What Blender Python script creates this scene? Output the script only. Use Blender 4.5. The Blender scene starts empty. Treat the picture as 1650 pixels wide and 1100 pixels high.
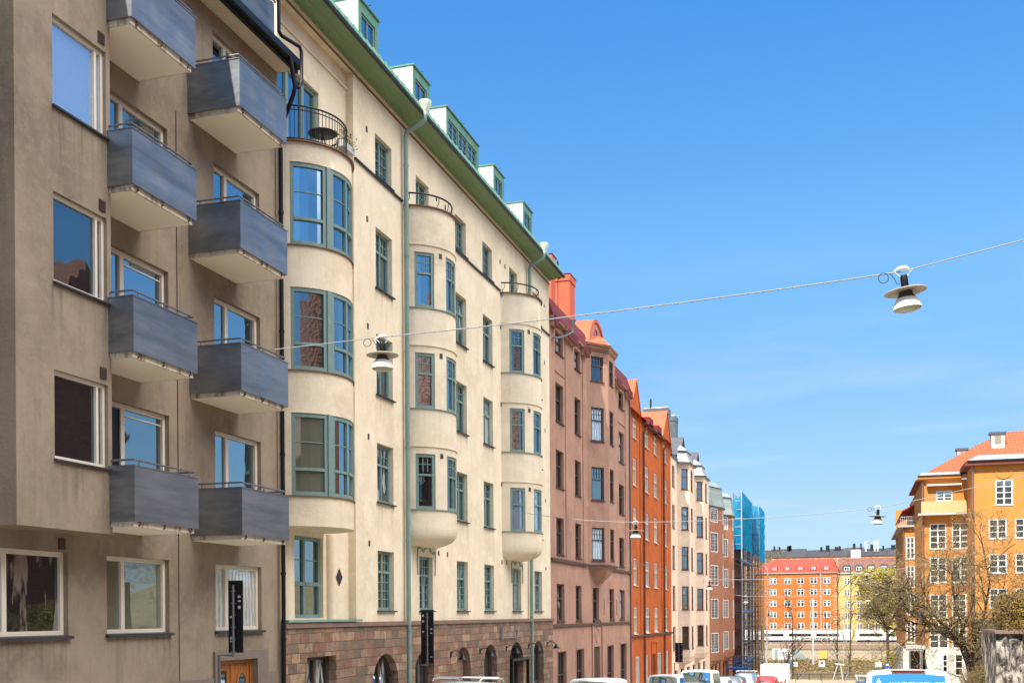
import bpy, bmesh, math, random
from mathutils import Vector, Matrix
R = math.radians
PI = math.pi
scene = bpy.context.scene
COL = scene.collection
random.seed(7)

# ------------------------------------------------------------------ materials
MATS = {}
def nt(m):
    m.use_nodes = True
    return m.node_tree, m.node_tree.nodes, m.node_tree.links

def base_mat(name, col, rough=0.8, metal=0.0, spec=0.3):
    m = bpy.data.materials.new(name)
    t, n, l = nt(m)
    b = n['Principled BSDF']
    b.inputs['Base Color'].default_value = (*col, 1)
    b.inputs['Roughness'].default_value = rough
    b.inputs['Metallic'].default_value = metal
    b.inputs['Specular IOR Level'].default_value = spec
    MATS[name] = m
    return m, t, n, l, b

def noise_mix(n, l, sock, c1, c2, scale=2.0, detail=6, lo=.35, hi=.65, vec=None, scl=None):
    tc = n.new('ShaderNodeTexCoord')
    src = tc.outputs['Object'] if vec is None else vec
    if scl:
        mp = n.new('ShaderNodeMapping'); mp.inputs['Scale'].default_value = scl
        l.new(src, mp.inputs['Vector']); src = mp.outputs['Vector']
    no = n.new('ShaderNodeTexNoise'); no.inputs['Scale'].default_value = scale
    no.inputs['Detail'].default_value = detail; no.inputs['Roughness'].default_value = .65
    l.new(src, no.inputs['Vector'])
    mr = n.new('ShaderNodeMapRange'); mr.inputs['From Min'].default_value = lo; mr.inputs['From Max'].default_value = hi
    l.new(no.outputs['Fac'], mr.inputs['Value'])
    mx = n.new('ShaderNodeMix'); mx.data_type = 'RGBA'
    l.new(mr.outputs['Result'], mx.inputs['Factor'])
    for k, c in ((6, c1), (7, c2)):
        if isinstance(c, tuple): mx.inputs[k].default_value = (*c, 1)
        else: l.new(c, mx.inputs[k])
    if sock is not None: l.new(mx.outputs[2], sock)
    return mx.outputs[2], no

def bump(n, l, b, scale=40, strength=.3, dist=.02, detail=6, scl=None):
    tc = n.new('ShaderNodeTexCoord'); src = tc.outputs['Object']
    if scl:
        mp = n.new('ShaderNodeMapping'); mp.inputs['Scale'].default_value = scl
        l.new(src, mp.inputs['Vector']); src = mp.outputs['Vector']
    no = n.new('ShaderNodeTexNoise'); no.inputs['Scale'].default_value = scale; no.inputs['Detail'].default_value = detail
    l.new(src, no.inputs['Vector'])
    bp = n.new('ShaderNodeBump'); bp.inputs['Strength'].default_value = strength; bp.inputs['Distance'].default_value = dist
    l.new(no.outputs['Fac'], bp.inputs['Height']); l.new(bp.outputs['Normal'], b.inputs['Normal'])

def stucco(name, c, dirt=.78, warm=(1, 1, 1), bs=.35):
    m, t, n, l, b = base_mat(name, c, .92, 0, .15)
    c2 = tuple(x * dirt * w for x, w in zip(c, warm))
    c3 = tuple(min(1, x * 1.08) for x in c)
    c4 = tuple(x * (dirt * .85) for x in c)
    o1, _ = noise_mix(n, l, None, c, c2, .45, 9, .4, .72)
    # vertical rain streaks, fine and broad
    o2, _ = noise_mix(n, l, None, o1, c2, 1.0, 8, .52, .8, scl=(2.6, 2.6, .2))
    o3, _ = noise_mix(n, l, None, o2, c4, 1.0, 9, .62, .9, scl=(7, 7, .35))
    # repaired patches
    o4, _ = noise_mix(n, l, None, o3, c3, .9, 3, .5, .75, scl=(1, 1, 1.3))
    o5, _ = noise_mix(n, l, None, o4, c3, 6, 9, .5, .85)
    l.new(o5, b.inputs['Base Color'])
    bump(n, l, b, 16, bs, .025, 10)
    return m

def plain(name, c, rough=.6, metal=0, var=.85, scale=3, spec=.35, bs=0):
    m, t, n, l, b = base_mat(name, c, rough, metal, spec)
    noise_mix(n, l, b.inputs['Base Color'], c, tuple(x * var for x in c), scale, 7, .35, .75)
    if bs: bump(n, l, b, 25, bs, .02)
    return m

def glass(name, inner=(.012, .014, .016), fac=.42, tint=(.72, .9, 1.0), kind=None, wav=.09, em=None):
    m = bpy.data.materials.new(name); t, n, l = nt(m); n.clear()
    out = n.new('ShaderNodeOutputMaterial')
    df = n.new('ShaderNodeBsdfDiffuse'); df.inputs['Color'].default_value = (*inner, 1)
    gl = n.new('ShaderNodeBsdfGlossy'); gl.inputs['Roughness'].default_value = .015
    gl.inputs['Color'].default_value = (*tint, 1)
    mx = n.new('ShaderNodeMixShader')
    lw = n.new('ShaderNodeLayerWeight'); lw.inputs['Blend'].default_value = .35
    mr = n.new('ShaderNodeMapRange'); mr.inputs['To Min'].default_value = fac; mr.inputs['To Max'].default_value = min(1, fac + .4)
    l.new(lw.outputs['Fresnel'], mr.inputs['Value']); l.new(mr.outputs['Result'], mx.inputs['Fac'])
    l.new(df.outputs[0], mx.inputs[1]); l.new(gl.outputs[0], mx.inputs[2]); l.new(mx.outputs[0], out.inputs[0])
    tc = n.new('ShaderNodeTexCoord')
    no = n.new('ShaderNodeTexNoise'); no.inputs['Scale'].default_value = 1.1; no.inputs['Detail'].default_value = 2
    l.new(tc.outputs['Object'], no.inputs['Vector'])
    bp = n.new('ShaderNodeBump'); bp.inputs['Strength'].default_value = wav; bp.inputs['Distance'].default_value = .06
    l.new(no.outputs['Fac'], bp.inputs['Height']); l.new(bp.outputs[0], gl.inputs['Normal'])
    if kind == 'curtain':
        w = n.new('ShaderNodeTexWave'); w.wave_type = 'BANDS'; w.bands_direction = 'Y'
        w.inputs['Scale'].default_value = 2.2; w.inputs['Distortion'].default_value = 5; w.inputs['Detail'].default_value = 3
        l.new(tc.outputs['Object'], w.inputs['Vector'])
        cr = n.new('ShaderNodeMix'); cr.data_type = 'RGBA'
        cr.inputs[6].default_value = (*[x * .55 for x in inner], 1); cr.inputs[7].default_value = (*inner, 1)
        l.new(w.outputs['Fac'], cr.inputs[0]); l.new(cr.outputs[2], df.inputs['Color'])
    if kind == 'blind':
        w = n.new('ShaderNodeTexWave'); w.wave_type = 'BANDS'; w.bands_direction = 'Z'
        w.inputs['Scale'].default_value = 10; w.inputs['Distortion'].default_value = 0
        l.new(tc.outputs['Object'], w.inputs['Vector'])
        cr = n.new('ShaderNodeMix'); cr.data_type = 'RGBA'
        cr.inputs[6].default_value = (*[x * .6 for x in inner], 1); cr.inputs[7].default_value = (*inner, 1)
        l.new(w.outputs['Fac'], cr.inputs[0]); l.new(cr.outputs[2], df.inputs['Color'])
    if kind == 'half':   # pale patches: a lace curtain, at the sandstone base painted reflections
        no2 = n.new('ShaderNodeTexNoise'); no2.inputs['Scale'].default_value = 2.2; no2.inputs['Detail'].default_value = 5
        mp = n.new('ShaderNodeMapping'); mp.inputs['Scale'].default_value = (1, 2.2, .5)
        l.new(tc.outputs['Object'], mp.inputs[0]); l.new(mp.outputs[0], no2.inputs['Vector'])
        rp = n.new('ShaderNodeMapRange'); rp.inputs['From Min'].default_value = .52; rp.inputs['From Max'].default_value = .6
        l.new(no2.outputs['Fac'], rp.inputs['Value'])
        cr = n.new('ShaderNodeMix'); cr.data_type = 'RGBA'
        cr.inputs[6].default_value = (.012, .012, .012, 1); cr.inputs[7].default_value = (*inner, 1)
        l.new(rp.outputs[0], cr.inputs[0]); l.new(cr.outputs[2], df.inputs['Color'])
    MATS[name] = m
    return m

def ashlar(name, cols, bw=.62, bh=.3, mort=(.12, .1, .085), rot='yz', bs=.6, msize=.012, warp=.05):
    m, t, n, l, b = base_mat(name, cols[0], .9, 0, .15)
    tc = n.new('ShaderNodeTexCoord'); sp = n.new('ShaderNodeSeparateXYZ'); l.new(tc.outputs['Object'], sp.inputs[0])
    cb = n.new('ShaderNodeCombineXYZ')
    ad = n.new('ShaderNodeMath'); ad.operation = 'ADD'
    l.new(sp.outputs['X'], ad.inputs[0]); l.new(sp.outputs['Y'], ad.inputs[1])
    l.new(ad.outputs[0], cb.inputs['X']); l.new(sp.outputs['Z'], cb.inputs['Y'])
    br = n.new('ShaderNodeTexBrick')
    br.inputs['Scale'].default_value = 1; br.inputs['Brick Width'].default_value = bw; br.inputs['Row Height'].default_value = bh
    br.inputs['Mortar Size'].default_value = msize; br.inputs['Mortar Smooth'].default_value = .3; br.inputs['Bias'].default_value = 0
    br.squash = 1.7; br.squash_frequency = 3; br.offset = .43
    br.inputs['Color1'].default_value = (0, 0, 0, 1); br.inputs['Color2'].default_value = (1, 1, 1, 1); br.inputs['Mortar'].default_value = (.5, .5, .5, 1)
    wn = n.new('ShaderNodeTexNoise'); wn.inputs['Scale'].default_value = 1.7; l.new(cb.outputs[0], wn.inputs['Vector'])
    wv = n.new('ShaderNodeVectorMath'); wv.operation = 'MULTIPLY_ADD'; wv.inputs[1].default_value = (warp, warp, 0); l.new(wn.outputs['Color'], wv.inputs[0]); l.new(cb.outputs[0], wv.inputs[2])
    l.new(wv.outputs[0], br.inputs['Vector'])
    rp = n.new('ShaderNodeValToRGB'); e = rp.color_ramp.elements
    while len(e) < len(cols): e.new(.5)
    for i, c in enumerate(cols):
        e[i].position = i / (len(cols) - 1); e[i].color = (*c, 1)
    l.new(br.outputs['Color'], rp.inputs[0])
    o, _ = noise_mix(n, l, None, rp.outputs[0], tuple(x * .55 for x in cols[1]), 4, 9, .42, .85)
    mx = n.new('ShaderNodeMix'); mx.data_type = 'RGBA'; mx.inputs[7].default_value = (*mort, 1)
    l.new(br.outputs['Fac'], mx.inputs[0]); l.new(o, mx.inputs[6]); l.new(mx.outputs[2], b.inputs['Base Color'])
    no = n.new('ShaderNodeTexNoise'); no.inputs['Scale'].default_value = 14; no.inputs['Detail'].default_value = 8
    l.new(tc.outputs['Object'], no.inputs['Vector'])
    sb = n.new('ShaderNodeMath'); sb.operation = 'SUBTRACT'; l.new(no.outputs['Fac'], sb.inputs[0]); l.new(br.outputs['Fac'], sb.inputs[1])
    bp = n.new('ShaderNodeBump'); bp.inputs['Strength'].default_value = bs; bp.inputs['Distance'].default_value = .03
    l.new(sb.outputs[0], bp.inputs['Height']); l.new(bp.outputs[0], b.inputs['Normal'])
    return m

def tiles(name, c, axis='X', sc=3.0, c2=None):
    m, t, n, l, b = base_mat(name, c, .75, 0, .3)
    c2 = c2 or tuple(x * .55 for x in c)
    tc = n.new('ShaderNodeTexCoord'); sp = n.new('ShaderNodeSeparateXYZ'); l.new(tc.outputs['Object'], sp.inputs[0])
    hs = []
    for a, f in (('X' if axis == 'X' else 'Y', sc * 2 * PI), ('Z', sc * 1.1 * 2 * PI)):
        mu = n.new('ShaderNodeMath'); mu.operation = 'MULTIPLY'; mu.inputs[1].default_value = f; l.new(sp.outputs[a], mu.inputs[0])
        si = n.new('ShaderNodeMath'); si.operation = 'SINE'; l.new(mu.outputs[0], si.inputs[0]); hs.append(si)
    ad = n.new('ShaderNodeMath'); ad.operation = 'ADD'; l.new(hs[0].outputs[0], ad.inputs[0]); l.new(hs[1].outputs[0], ad.inputs[1])
    mr = n.new('ShaderNodeMapRange'); mr.inputs['From Min'].default_value = -1.9; mr.inputs['From Max'].default_value = .2
    l.new(ad.outputs[0], mr.inputs['Value'])
    mx = n.new('ShaderNodeMix'); mx.data_type = 'RGBA'; mx.inputs[6].default_value = (*c2, 1)
    l.new(mr.outputs[0], mx.inputs[0])
    o, _ = noise_mix(n, l, None, c, tuple(x * .7 for x in c), 2.5, 6)
    l.new(o, mx.inputs[7]); l.new(mx.outputs[2], b.inputs['Base Color'])
    bp = n.new('ShaderNodeBump'); bp.inputs['Strength'].default_value = .6; bp.inputs['Distance'].default_value = .04
    l.new(ad.outputs[0], bp.inputs['Height']); l.new(bp.outputs[0], b.inputs['Normal'])
    return m

M = MATS
stucco('gray_stucco', (.285, .228, .165), .56)
stucco('gray_plinth', (.2, .165, .135), .75)
stucco('cream_stucco', (.74, .635, .465), .8, (1, .97, .9))
stucco('pink_stucco', (.42, .24, .17), .66)
stucco('orange_stucco', (.5, .12, .03), .62)
stucco('peach_stucco', (.8, .61, .44), .8)
stucco('brown_stucco', (.38, .17, .1), .72)
stucco('maroon_stucco', (.2, .07, .05), .7)
stucco('right_orange', (.6, .245, .06), .8)
stucco('far_orange', (.46, .145, .035), .82)
stucco('far_yellow', (.56, .41, .15), .85)
stucco('far_peach', (.62, .3, .15), .85)
stucco('white_stucco', (.72, .66, .55), .8)
stucco('soffit_cream', (.62, .52, .38), .85)
plain('teal_frame', (.18, .265, .235), .5, 0, .82, 6)
plain('teal_pipe', (.22, .32, .275), .55, 0, .72, 2)
plain('green_soffit', (.17, .27, .125), .6, 0, .82, 1.2)
plain('green_metal', (.13, .27, .18), .5, .0, .7, 3)
plain('sunlit_green_metal', (.62, .72, .56), .5, 0, .86, 1.5)  # pale because sunlight on dormer cheeks and hoppers is put into the colour
plain('white_frame', (.68, .61, .5), .5, 0, .9, 4)
plain('white_paint', (.8, .78, .72), .5, 0, .92, 3)
plain('brown_frame', (.075, .045, .035), .5, 0, .8, 5)
plain('mahogany', (.16, .045, .025), .45, 0, .8, 5)
plain('black_metal', (.012, .012, .013), .4, .3, .8, 5)
plain('dark_metal', (.035, .036, .04), .45, .4, .7, 3)
plain('sill_metal', (.05, .052, .06), .5, .3, .7, 3)
plain('brass_trim', (.16, .08, .035), .5, 0, .8, 5)
plain('cable_gray', (.3, .31, .3), .6, 0, .9, 3)
plain('balcony_cream', (.62, .42, .2), .7, 0, .9, 3)
plain('stone_trim', (.24, .16, .125), .9, 0, .7, 3, .2, .3)
plain('slate_dark', (.045, .048, .055), .6, 0, .7, 1.5)
plain('bay_zinc', (.36, .37, .36), .5, .1, .8, 2)
plain('rusty_tube', (.3, .2, .13), .6, .2, .5, 1.5)
plain('steel', (.42, .44, .46), .35, .8, .8, 5)
plain('gray_steel', (.2, .2, .21), .45, .6, .8, 5)
plain('slab_white', (.88, .78, .62), .85, 0, .96, 2, .2)
plain('red_roof', (.42, .055, .03), .55, 0, .75, 1.5)
plain('dark_red_roof', (.16, .022, .022), .75, 0, .7, 1.5)
plain('orange_roof', (.6, .115, .045), .6, 0, .85, 1.5)
plain('slate', (.1, .105, .11), .6, 0, .7, 1.5)
plain('pale_zinc', (.5, .51, .48), .5, .1, .82, 2)
plain('green_zinc', (.28, .33, .29), .5, .1, .82, 2)
plain('chimney_metal', (.2, .2, .19), .4, .5, .5, 2)
plain('door_wood', (.36, .12, .025), .45, 0, .65, 6)
plain('bark', (.075, .05, .035), .9, 0, .55, 8)
plain('birch_bark', (.5, .45, .4), .8, 0, .35, 5)
plain('twig', (.23, .165, .1), .9, 0, .6, 4)
plain('bud_leaf', (.17, .16, .035), .7, 0, .55, 2)
plain('olive_leaf', (.38, .31, .09), .7, 0, .5, 2)
plain('yellow_leaf', (.5, .42, .03), .7, 0, .6, 2)
plain('red_bud', (.34, .13, .05), .8, 0, .6, 2)
plain('hedge_leaf', (.24, .16, .05), .8, 0, .4, 1.5)
plain('concrete', (.34, .29, .22), .9, 0, .6, 1, .2, .3)
plain('asphalt', (.26, .24, .2), .9, 0, .7, 2, .2, .3)
plain('pavement_stone', (.52, .46, .37), .9, 0, .7, 2, .2, .3)
plain('kerb_stone', (.34, .31, .28), .9, 0, .8, 2)
plain('car_white', (.82, .82, .8), .25, 0, .97, 2, .5)
plain('car_silver', (.42, .52, .54), .25, .5, .95, 2, .5)
plain('car_blue', (.02, .04, .09), .2, .3, .9, 2, .5)
plain('car_gray', (.12, .13, .14), .25, .4, .9, 2, .5)
plain('car_red', (.4, .03, .03), .25, 0, .9, 2, .5)
plain('rubber', (.02, .02, .02), .85)
plain('lamp_red', (.5, .01, .01), .3, 0, .9)
plain('lamp_dark_shade', (.07, .058, .045), .5, 0, .8)
plain('lamp_disc', (.45, .38, .3), .5, 0, .85)
plain('lamp_white', (.85, .82, .72), .45, 0, .95)
plain('lamp_bowl', (.42, .42, .28), .3, 0, .85)
plain('sign_blue', (.02, .12, .5), .5); plain('sign_yellow', (.6, .42, .08), .6); plain('sign_red', (.6, .02, .02), .5)
plain('orange_post', (.5, .2, .04), .6); plain('plywood', (.3, .2, .1), .8)
plain('steel_blue', (.03, .13, .35), .5)
tiles('clay_tile', (.44, .11, .042)); tiles('clay_tile_y', (.36, .12, .06), 'Y')
plain('tile_red', (.42, .05, .03), .7, 0, .85, .6); plain('tile_brown', (.22, .09, .06), .7, 0, .6, .8)
ashlar('sandstone', [(.24, .135, .09), (.22, .155, .11), (.34, .21, .13), (.16, .12, .09), (.42, .28, .18), (.25, .12, .085), (.28, .19, .13)], .45, .25, bs=1.0, msize=.009)
ashlar('pale_stone', [(.42, .39, .34), (.6, .56, .5), (.5, .47, .4)], 1.2, .5, (.3, .27, .22))
ashlar('brick', [(.13, .045, .03), (.2, .07, .045), (.1, .04, .03)], .26, .085, (.16, .12, .09), bs=.3, msize=.006)
ashlar('rail_wall', [(.3, .2, .13), (.36, .25, .17), (.25, .17, .12)], 5, 1.3, (.42, .34, .24), msize=.12)
ashlar('far_wall', [(.46, .36, .24), (.5, .4, .27), (.42, .33, .22)], 4, 4, (.3, .24, .17), msize=.05)
glass('glass')
glass('glass_lo', (.02, .022, .022), .34)
glass('glass_dark', (.01, .01, .011), .22)
glass('glass_curtain', (.62, .64, .62), .3, kind='curtain')
glass('glass_half', (.5, .52, .5), .34, kind='half')
glass('glass_blind', (.3, .38, .5), .42, kind='blind')
glass('glass_green', (.13, .135, .09), .22)  # green inner colour stands for foliage mirrored in the pane
glass('glass_shade', (.2, .17, .14), .16, kind='half')
glass('car_glass', (.012, .02, .03), .4, wav=.03)
glass('van_glass', (.01, .05, .12), .7, (.5, .78, 1), wav=.01)
glass('glass_far', (.05, .06, .06), .25)
# rough rock face of the garden wall
def rock():
    m, t, n, l, b = base_mat('rock_face', (.3, .27, .23), .95, 0, .15)
    o, _ = noise_mix(n, l, None, (.42, .38, .32), (.05, .045, .04), 2.2, 10, .45, .54, scl=(2.0, 2.0, .8))
    o2, _ = noise_mix(n, l, b.inputs['Base Color'], o, (.3, .26, .22), 7, 8, .45, .75)
    bump(n, l, b, 3.5, 1.0, .2, 9, scl=(1.5, 1.5, .5))
rock()
def rusticated():
    m, t, n, l, b = base_mat('rusticated', (.6, .57, .5), .95, 0, .15)
    o, _ = noise_mix(n, l, b.inputs['Base Color'], (.68, .64, .56), (.32, .3, .26), 1.2, 9, .45, .7)
    bump(n, l, b, 2.2, 1.0, .25, 8)
rusticated()
# zinc-grey balcony sheet with weathering
def sheet():
    m, t, n, l, b = base_mat('balcony_sheet', (.2, .215, .24), .36, .78, .5)
    o, _ = noise_mix(n, l, None, (.16, .178, .19), (.3, .31, .32), 1.2, 11, .34, .68, scl=(1, .35, 3.2))
    o2, _ = noise_mix(n, l, None, o, (.22, .16, .13), 3.5, 9, .6, .85, scl=(1, .6, 2.5))
    l.new(o2, b.inputs['Base Color'])
    tc = n.new('ShaderNodeTexCoord'); no = n.new('ShaderNodeTexNoise'); no.inputs['Scale'].default_value = 2.5; no.inputs['Detail'].default_value = 7
    l.new(tc.outputs['Object'], no.inputs[0]); mr = n.new('ShaderNodeMapRange'); mr.inputs['To Min'].default_value = .22; mr.inputs['To Max'].default_value = .6
    l.new(no.outputs['Fac'], mr.inputs[0]); l.new(mr.outputs[0], b.inputs['Roughness'])
    bump(n, l, b, 1.3, .07, .03, 3)
sheet()
def rusty_slab():
    m, t, n, l, b = base_mat('slab_edge', (.62, .55, .45), .85, 0, .2)
    noise_mix(n, l, b.inputs['Base Color'], (.62, .55, .45), (.22, .11, .06), 5, 8, .5, .66, scl=(1, 1, .35))
rusty_slab()
def tarp():
    m = bpy.data.materials.new('tarp'); t, n, l = nt(m); n.clear()
    out = n.new('ShaderNodeOutputMaterial'); d = n.new('ShaderNodeBsdfDiffuse'); tr = n.new('ShaderNodeBsdfTranslucent'); tp = n.new('ShaderNodeBsdfTransparent')
    o, _ = noise_mix(n, l, None, (.01, .26, .55), (.02, .42, .62), 1.4, 5, scl=(1, 1, .4))
    l.new(o, d.inputs[0]); l.new(o, tr.inputs[0])
    a = n.new('ShaderNodeMixShader'); a.inputs[0].default_value = .45; l.new(d.outputs[0], a.inputs[1]); l.new(tr.outputs[0], a.inputs[2])
    c = n.new('ShaderNodeMixShader'); c.inputs[0].default_value = .14; l.new(a.outputs[0], c.inputs[1]); l.new(tp.outputs[0], c.inputs[2])
    l.new(c.outputs[0], out.inputs[0]); M['tarp'] = m
tarp()
def water():
    m, t, n, l, b = base_mat('water', (.1, .065, .035), .12, 0, .5)
    bump(n, l, b, 1.2, .25, .1, 4)
water()
def earth():
    m, t, n, l, b = base_mat('earth', (.22, .17, .09), .95, 0, .1)
    noise_mix(n, l, b.inputs['Base Color'], (.26, .19, .11), (.15, .11, .055), .5, 9, .35, .6)
    bump(n, l, b, 1.5, .8, .3, 8)
earth()
def grit():
    m, t, n, l, b = base_mat('gravel', (.45, .38, .26), .95, 0, .1)
    noise_mix(n, l, b.inputs['Base Color'], (.5, .42, .28), (.34, .28, .2), 1.5, 9, .35, .6)
grit()

# ------------------------------------------------------------------ mesh builder
class MB:
    def __init__(s): s.v = []; s.f = []
    def quad(s, *p):
        i = len(s.v); s.v += [tuple(q) for q in p]; s.f.append(tuple(range(i, i + len(p)))); return s
    poly = quad
    def box(s, x0, x1, y0, y1, z0, z1):
        i = len(s.v)
        s.v += [(x, y, z) for z in (z0, z1) for y in (y0, y1) for x in (x0, x1)]
        for a in ((0, 2, 3, 1), (4, 5, 7, 6), (0, 1, 5, 4), (2, 6, 7, 3), (0, 4, 6, 2), (1, 3, 7, 5)): s.f.append(tuple(i + k for k in a))
        return s
    def fbox(s, f, s0, s1, z0, z1, d0, d1, n=1):
        # box in facade coordinates (along, up, outwards), split n times along
        i = len(s.v)
        for k in range(n + 1):
            a = s0 + (s1 - s0) * k / n
            s.v += [f(a, z0, d0), f(a, z0, d1), f(a, z1, d1), f(a, z1, d0)]
        for k in range(n):
            b = i + 4 * k
            for q in range(4):
                r = (q + 1) % 4
                s.f.append((b + q, b + 4 + q, b + 4 + r, b + r))
        s.f.append((i, i + 1, i + 2, i + 3)); e = i + 4 * n; s.f.append((e + 3, e + 2, e + 1, e))
        return s
    def tube(s, pts, r, n=8, cap=True, r2=None):
        pts = [Vector(p) for p in pts]; i0 = len(s.v); m = len(pts)
        up = Vector((0, 0, 1)); prev = None
        for k, p in enumerate(pts):
            t = (pts[min(k + 1, m - 1)] - pts[max(k - 1, 0)])
            if t.length < 1e-9: t = Vector((0, 0, 1))
            t.normalize()
            if prev is None:
                a = t.cross(up)
                if a.length < 1e-3: a = t.cross(Vector((1, 0, 0)))
            else:
                a = prev - t * prev.dot(t)
                if a.length < 1e-3: a = t.cross(up)
            a.normalize(); b = t.cross(a); prev = a
            rr = (r[k] if isinstance(r, (list, tuple)) else (r if r2 is None else r + (r2 - r) * k / max(1, m - 1)))
            for j in range(n):
                c = a * math.cos(2 * PI * j / n) + b * math.sin(2 * PI * j / n)
                s.v.append(tuple(p + c * rr))
        for k in range(m - 1):
            for j in range(n):
                q = (j + 1) % n
                s.f.append((i0 + k * n + j, i0 + k * n + q, i0 + (k + 1) * n + q, i0 + (k + 1) * n + j))
        if cap:
            s.f.append(tuple(i0 + j for j in reversed(range(n)))); s.f.append(tuple(i0 + (m - 1) * n + j for j in range(n)))
        return s
    def lathe(s, prof, c=(0, 0, 0), n=24, close=False):
        i0 = len(s.v)
        for r, z in prof:
            for j in range(n):
                a = 2 * PI * j / n
                s.v.append((c[0] + r * math.cos(a), c[1] + r * math.sin(a), c[2] + z))
        for k in range(len(prof) - 1):
            for j in range(n):
                q = (j + 1) % n
                s.f.append((i0 + k * n + j, i0 + k * n + q, i0 + (k + 1) * n + q, i0 + (k + 1) * n + j))
        return s
    def loft(s, rings, cap=True):
        i0 = len(s.v); n = len(rings[0])
        for r in rings: s.v += [tuple(p) for p in r]
        for k in range(len(rings) - 1):
            for j in range(n):
                q = (j + 1) % n
                s.f.append((i0 + k * n + j, i0 + k * n + q, i0 + (k + 1) * n + q, i0 + (k + 1) * n + j))
        if cap:
            s.f.append(tuple(i0 + j for j in reversed(range(n)))); e = i0 + (len(rings) - 1) * n; s.f.append(tuple(e + j for j in range(n)))
        return s
    def add(s, o):
        i = len(s.v); s.v += o.v; s.f += [tuple(i + k for k in f) for f in o.f]; return s
    def build(s, name, mat, parent=None, smooth=False, origin=None, merge=True):
        org = Vector(origin) if origin is not None else world_loc(parent)
        me = bpy.data.meshes.new(name)
        me.from_pydata([(v[0] - org.x, v[1] - org.y, v[2] - org.z) for v in s.v], [], s.f)
        if merge or smooth:
            bm = bmesh.new(); bm.from_mesh(me)
            if len(bm.verts) < 60000: bmesh.ops.remove_doubles(bm, verts=bm.verts, dist=1e-4)
            bmesh.ops.recalc_face_normals(bm, faces=bm.faces) if merge != 'keep' else None
            bm.to_mesh(me); bm.free()
        me.update()
        if smooth:
            me.polygons.foreach_set('use_smooth', [True] * len(me.polygons))
            try: me.set_sharp_from_angle(angle=R(38))
            except Exception: pass
        if mat: me.materials.append(M[mat] if isinstance(mat, str) else mat)
        o = bpy.data.objects.new(name, me); COL.objects.link(o)
        if parent is not None: o.parent = parent
        elif origin is not None: o.location = origin
        return o

ORG = {}
def world_loc(p):
    if p is None: return Vector((0, 0, 0))
    v = Vector((0, 0, 0))
    while p is not None:
        v += p.location; p = p.parent
    return v

def tag(o, label, cat, group=None, kind=None):
    if label: o['label'] = label
    if cat: o['category'] = cat
    if group: o['group'] = group
    if kind: o['kind'] = kind
    return o
def thing(name, label, cat, loc=(0, 0, 0), group=None):
    o = bpy.data.objects.new(name, None); COL.objects.link(o); o.location = loc; o.empty_display_size = .2
    return tag(o, label, cat, group)
def lettering(txt, size, parent, loc, mat, name='lettering'):
    cu = bpy.data.curves.new(name, 'FONT'); cu.body = txt; cu.size = size; cu.extrude = .003
    t = bpy.data.objects.new(name, cu); COL.objects.link(t)
    bpy.context.view_layer.update()
    me = bpy.data.meshes.new_from_object(t.evaluated_get(bpy.context.evaluated_depsgraph_get()))
    bpy.data.objects.remove(t); o = bpy.data.objects.new(name, me); COL.objects.link(o)
    me.materials.clear(); me.materials.append(M[mat]); o.parent = parent; o.location = loc; o.rotation_euler = (R(90), 0, 0); return o
def struct(o): o['kind'] = 'structure'; return o
def copy_tree(o, parent=None):
    c = o.copy(); COL.objects.link(c)
    if parent is not None: c.parent = parent
    for ch in [x for x in bpy.data.objects if x.parent == o]: copy_tree(ch, c)
    return c

# facade maps: (along, up, outwards) -> world
def line(P0, P1):
    L = math.hypot(P1[0] - P0[0], P1[1] - P0[1]); t = ((P1[0] - P0[0]) / L, (P1[1] - P0[1]) / L); n = (t[1], -t[0])
    f = lambda s, z, d: (P0[0] + t[0] * s + n[0] * d, P0[1] + t[1] * s + n[1] * d, z)
    f.L = L; return f
def street(X):   # facade plane facing the street at x = X; along = world y
    return lambda s, z, d: (X + d, s, z)
def bow(Xw, Yc, h, p):
    Rr = (h * h + p * p) / (2 * p); a = math.asin(min(1, h / Rr))
    if p > h: a = PI - a
    cx = Xw + p - Rr
    def f(s, z, d):
        t = -a + s / Rr
        return (cx + (Rr + d) * math.cos(t), Yc + (Rr + d) * math.sin(t), z)
    f.L = 2 * a * Rr; return f

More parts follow.
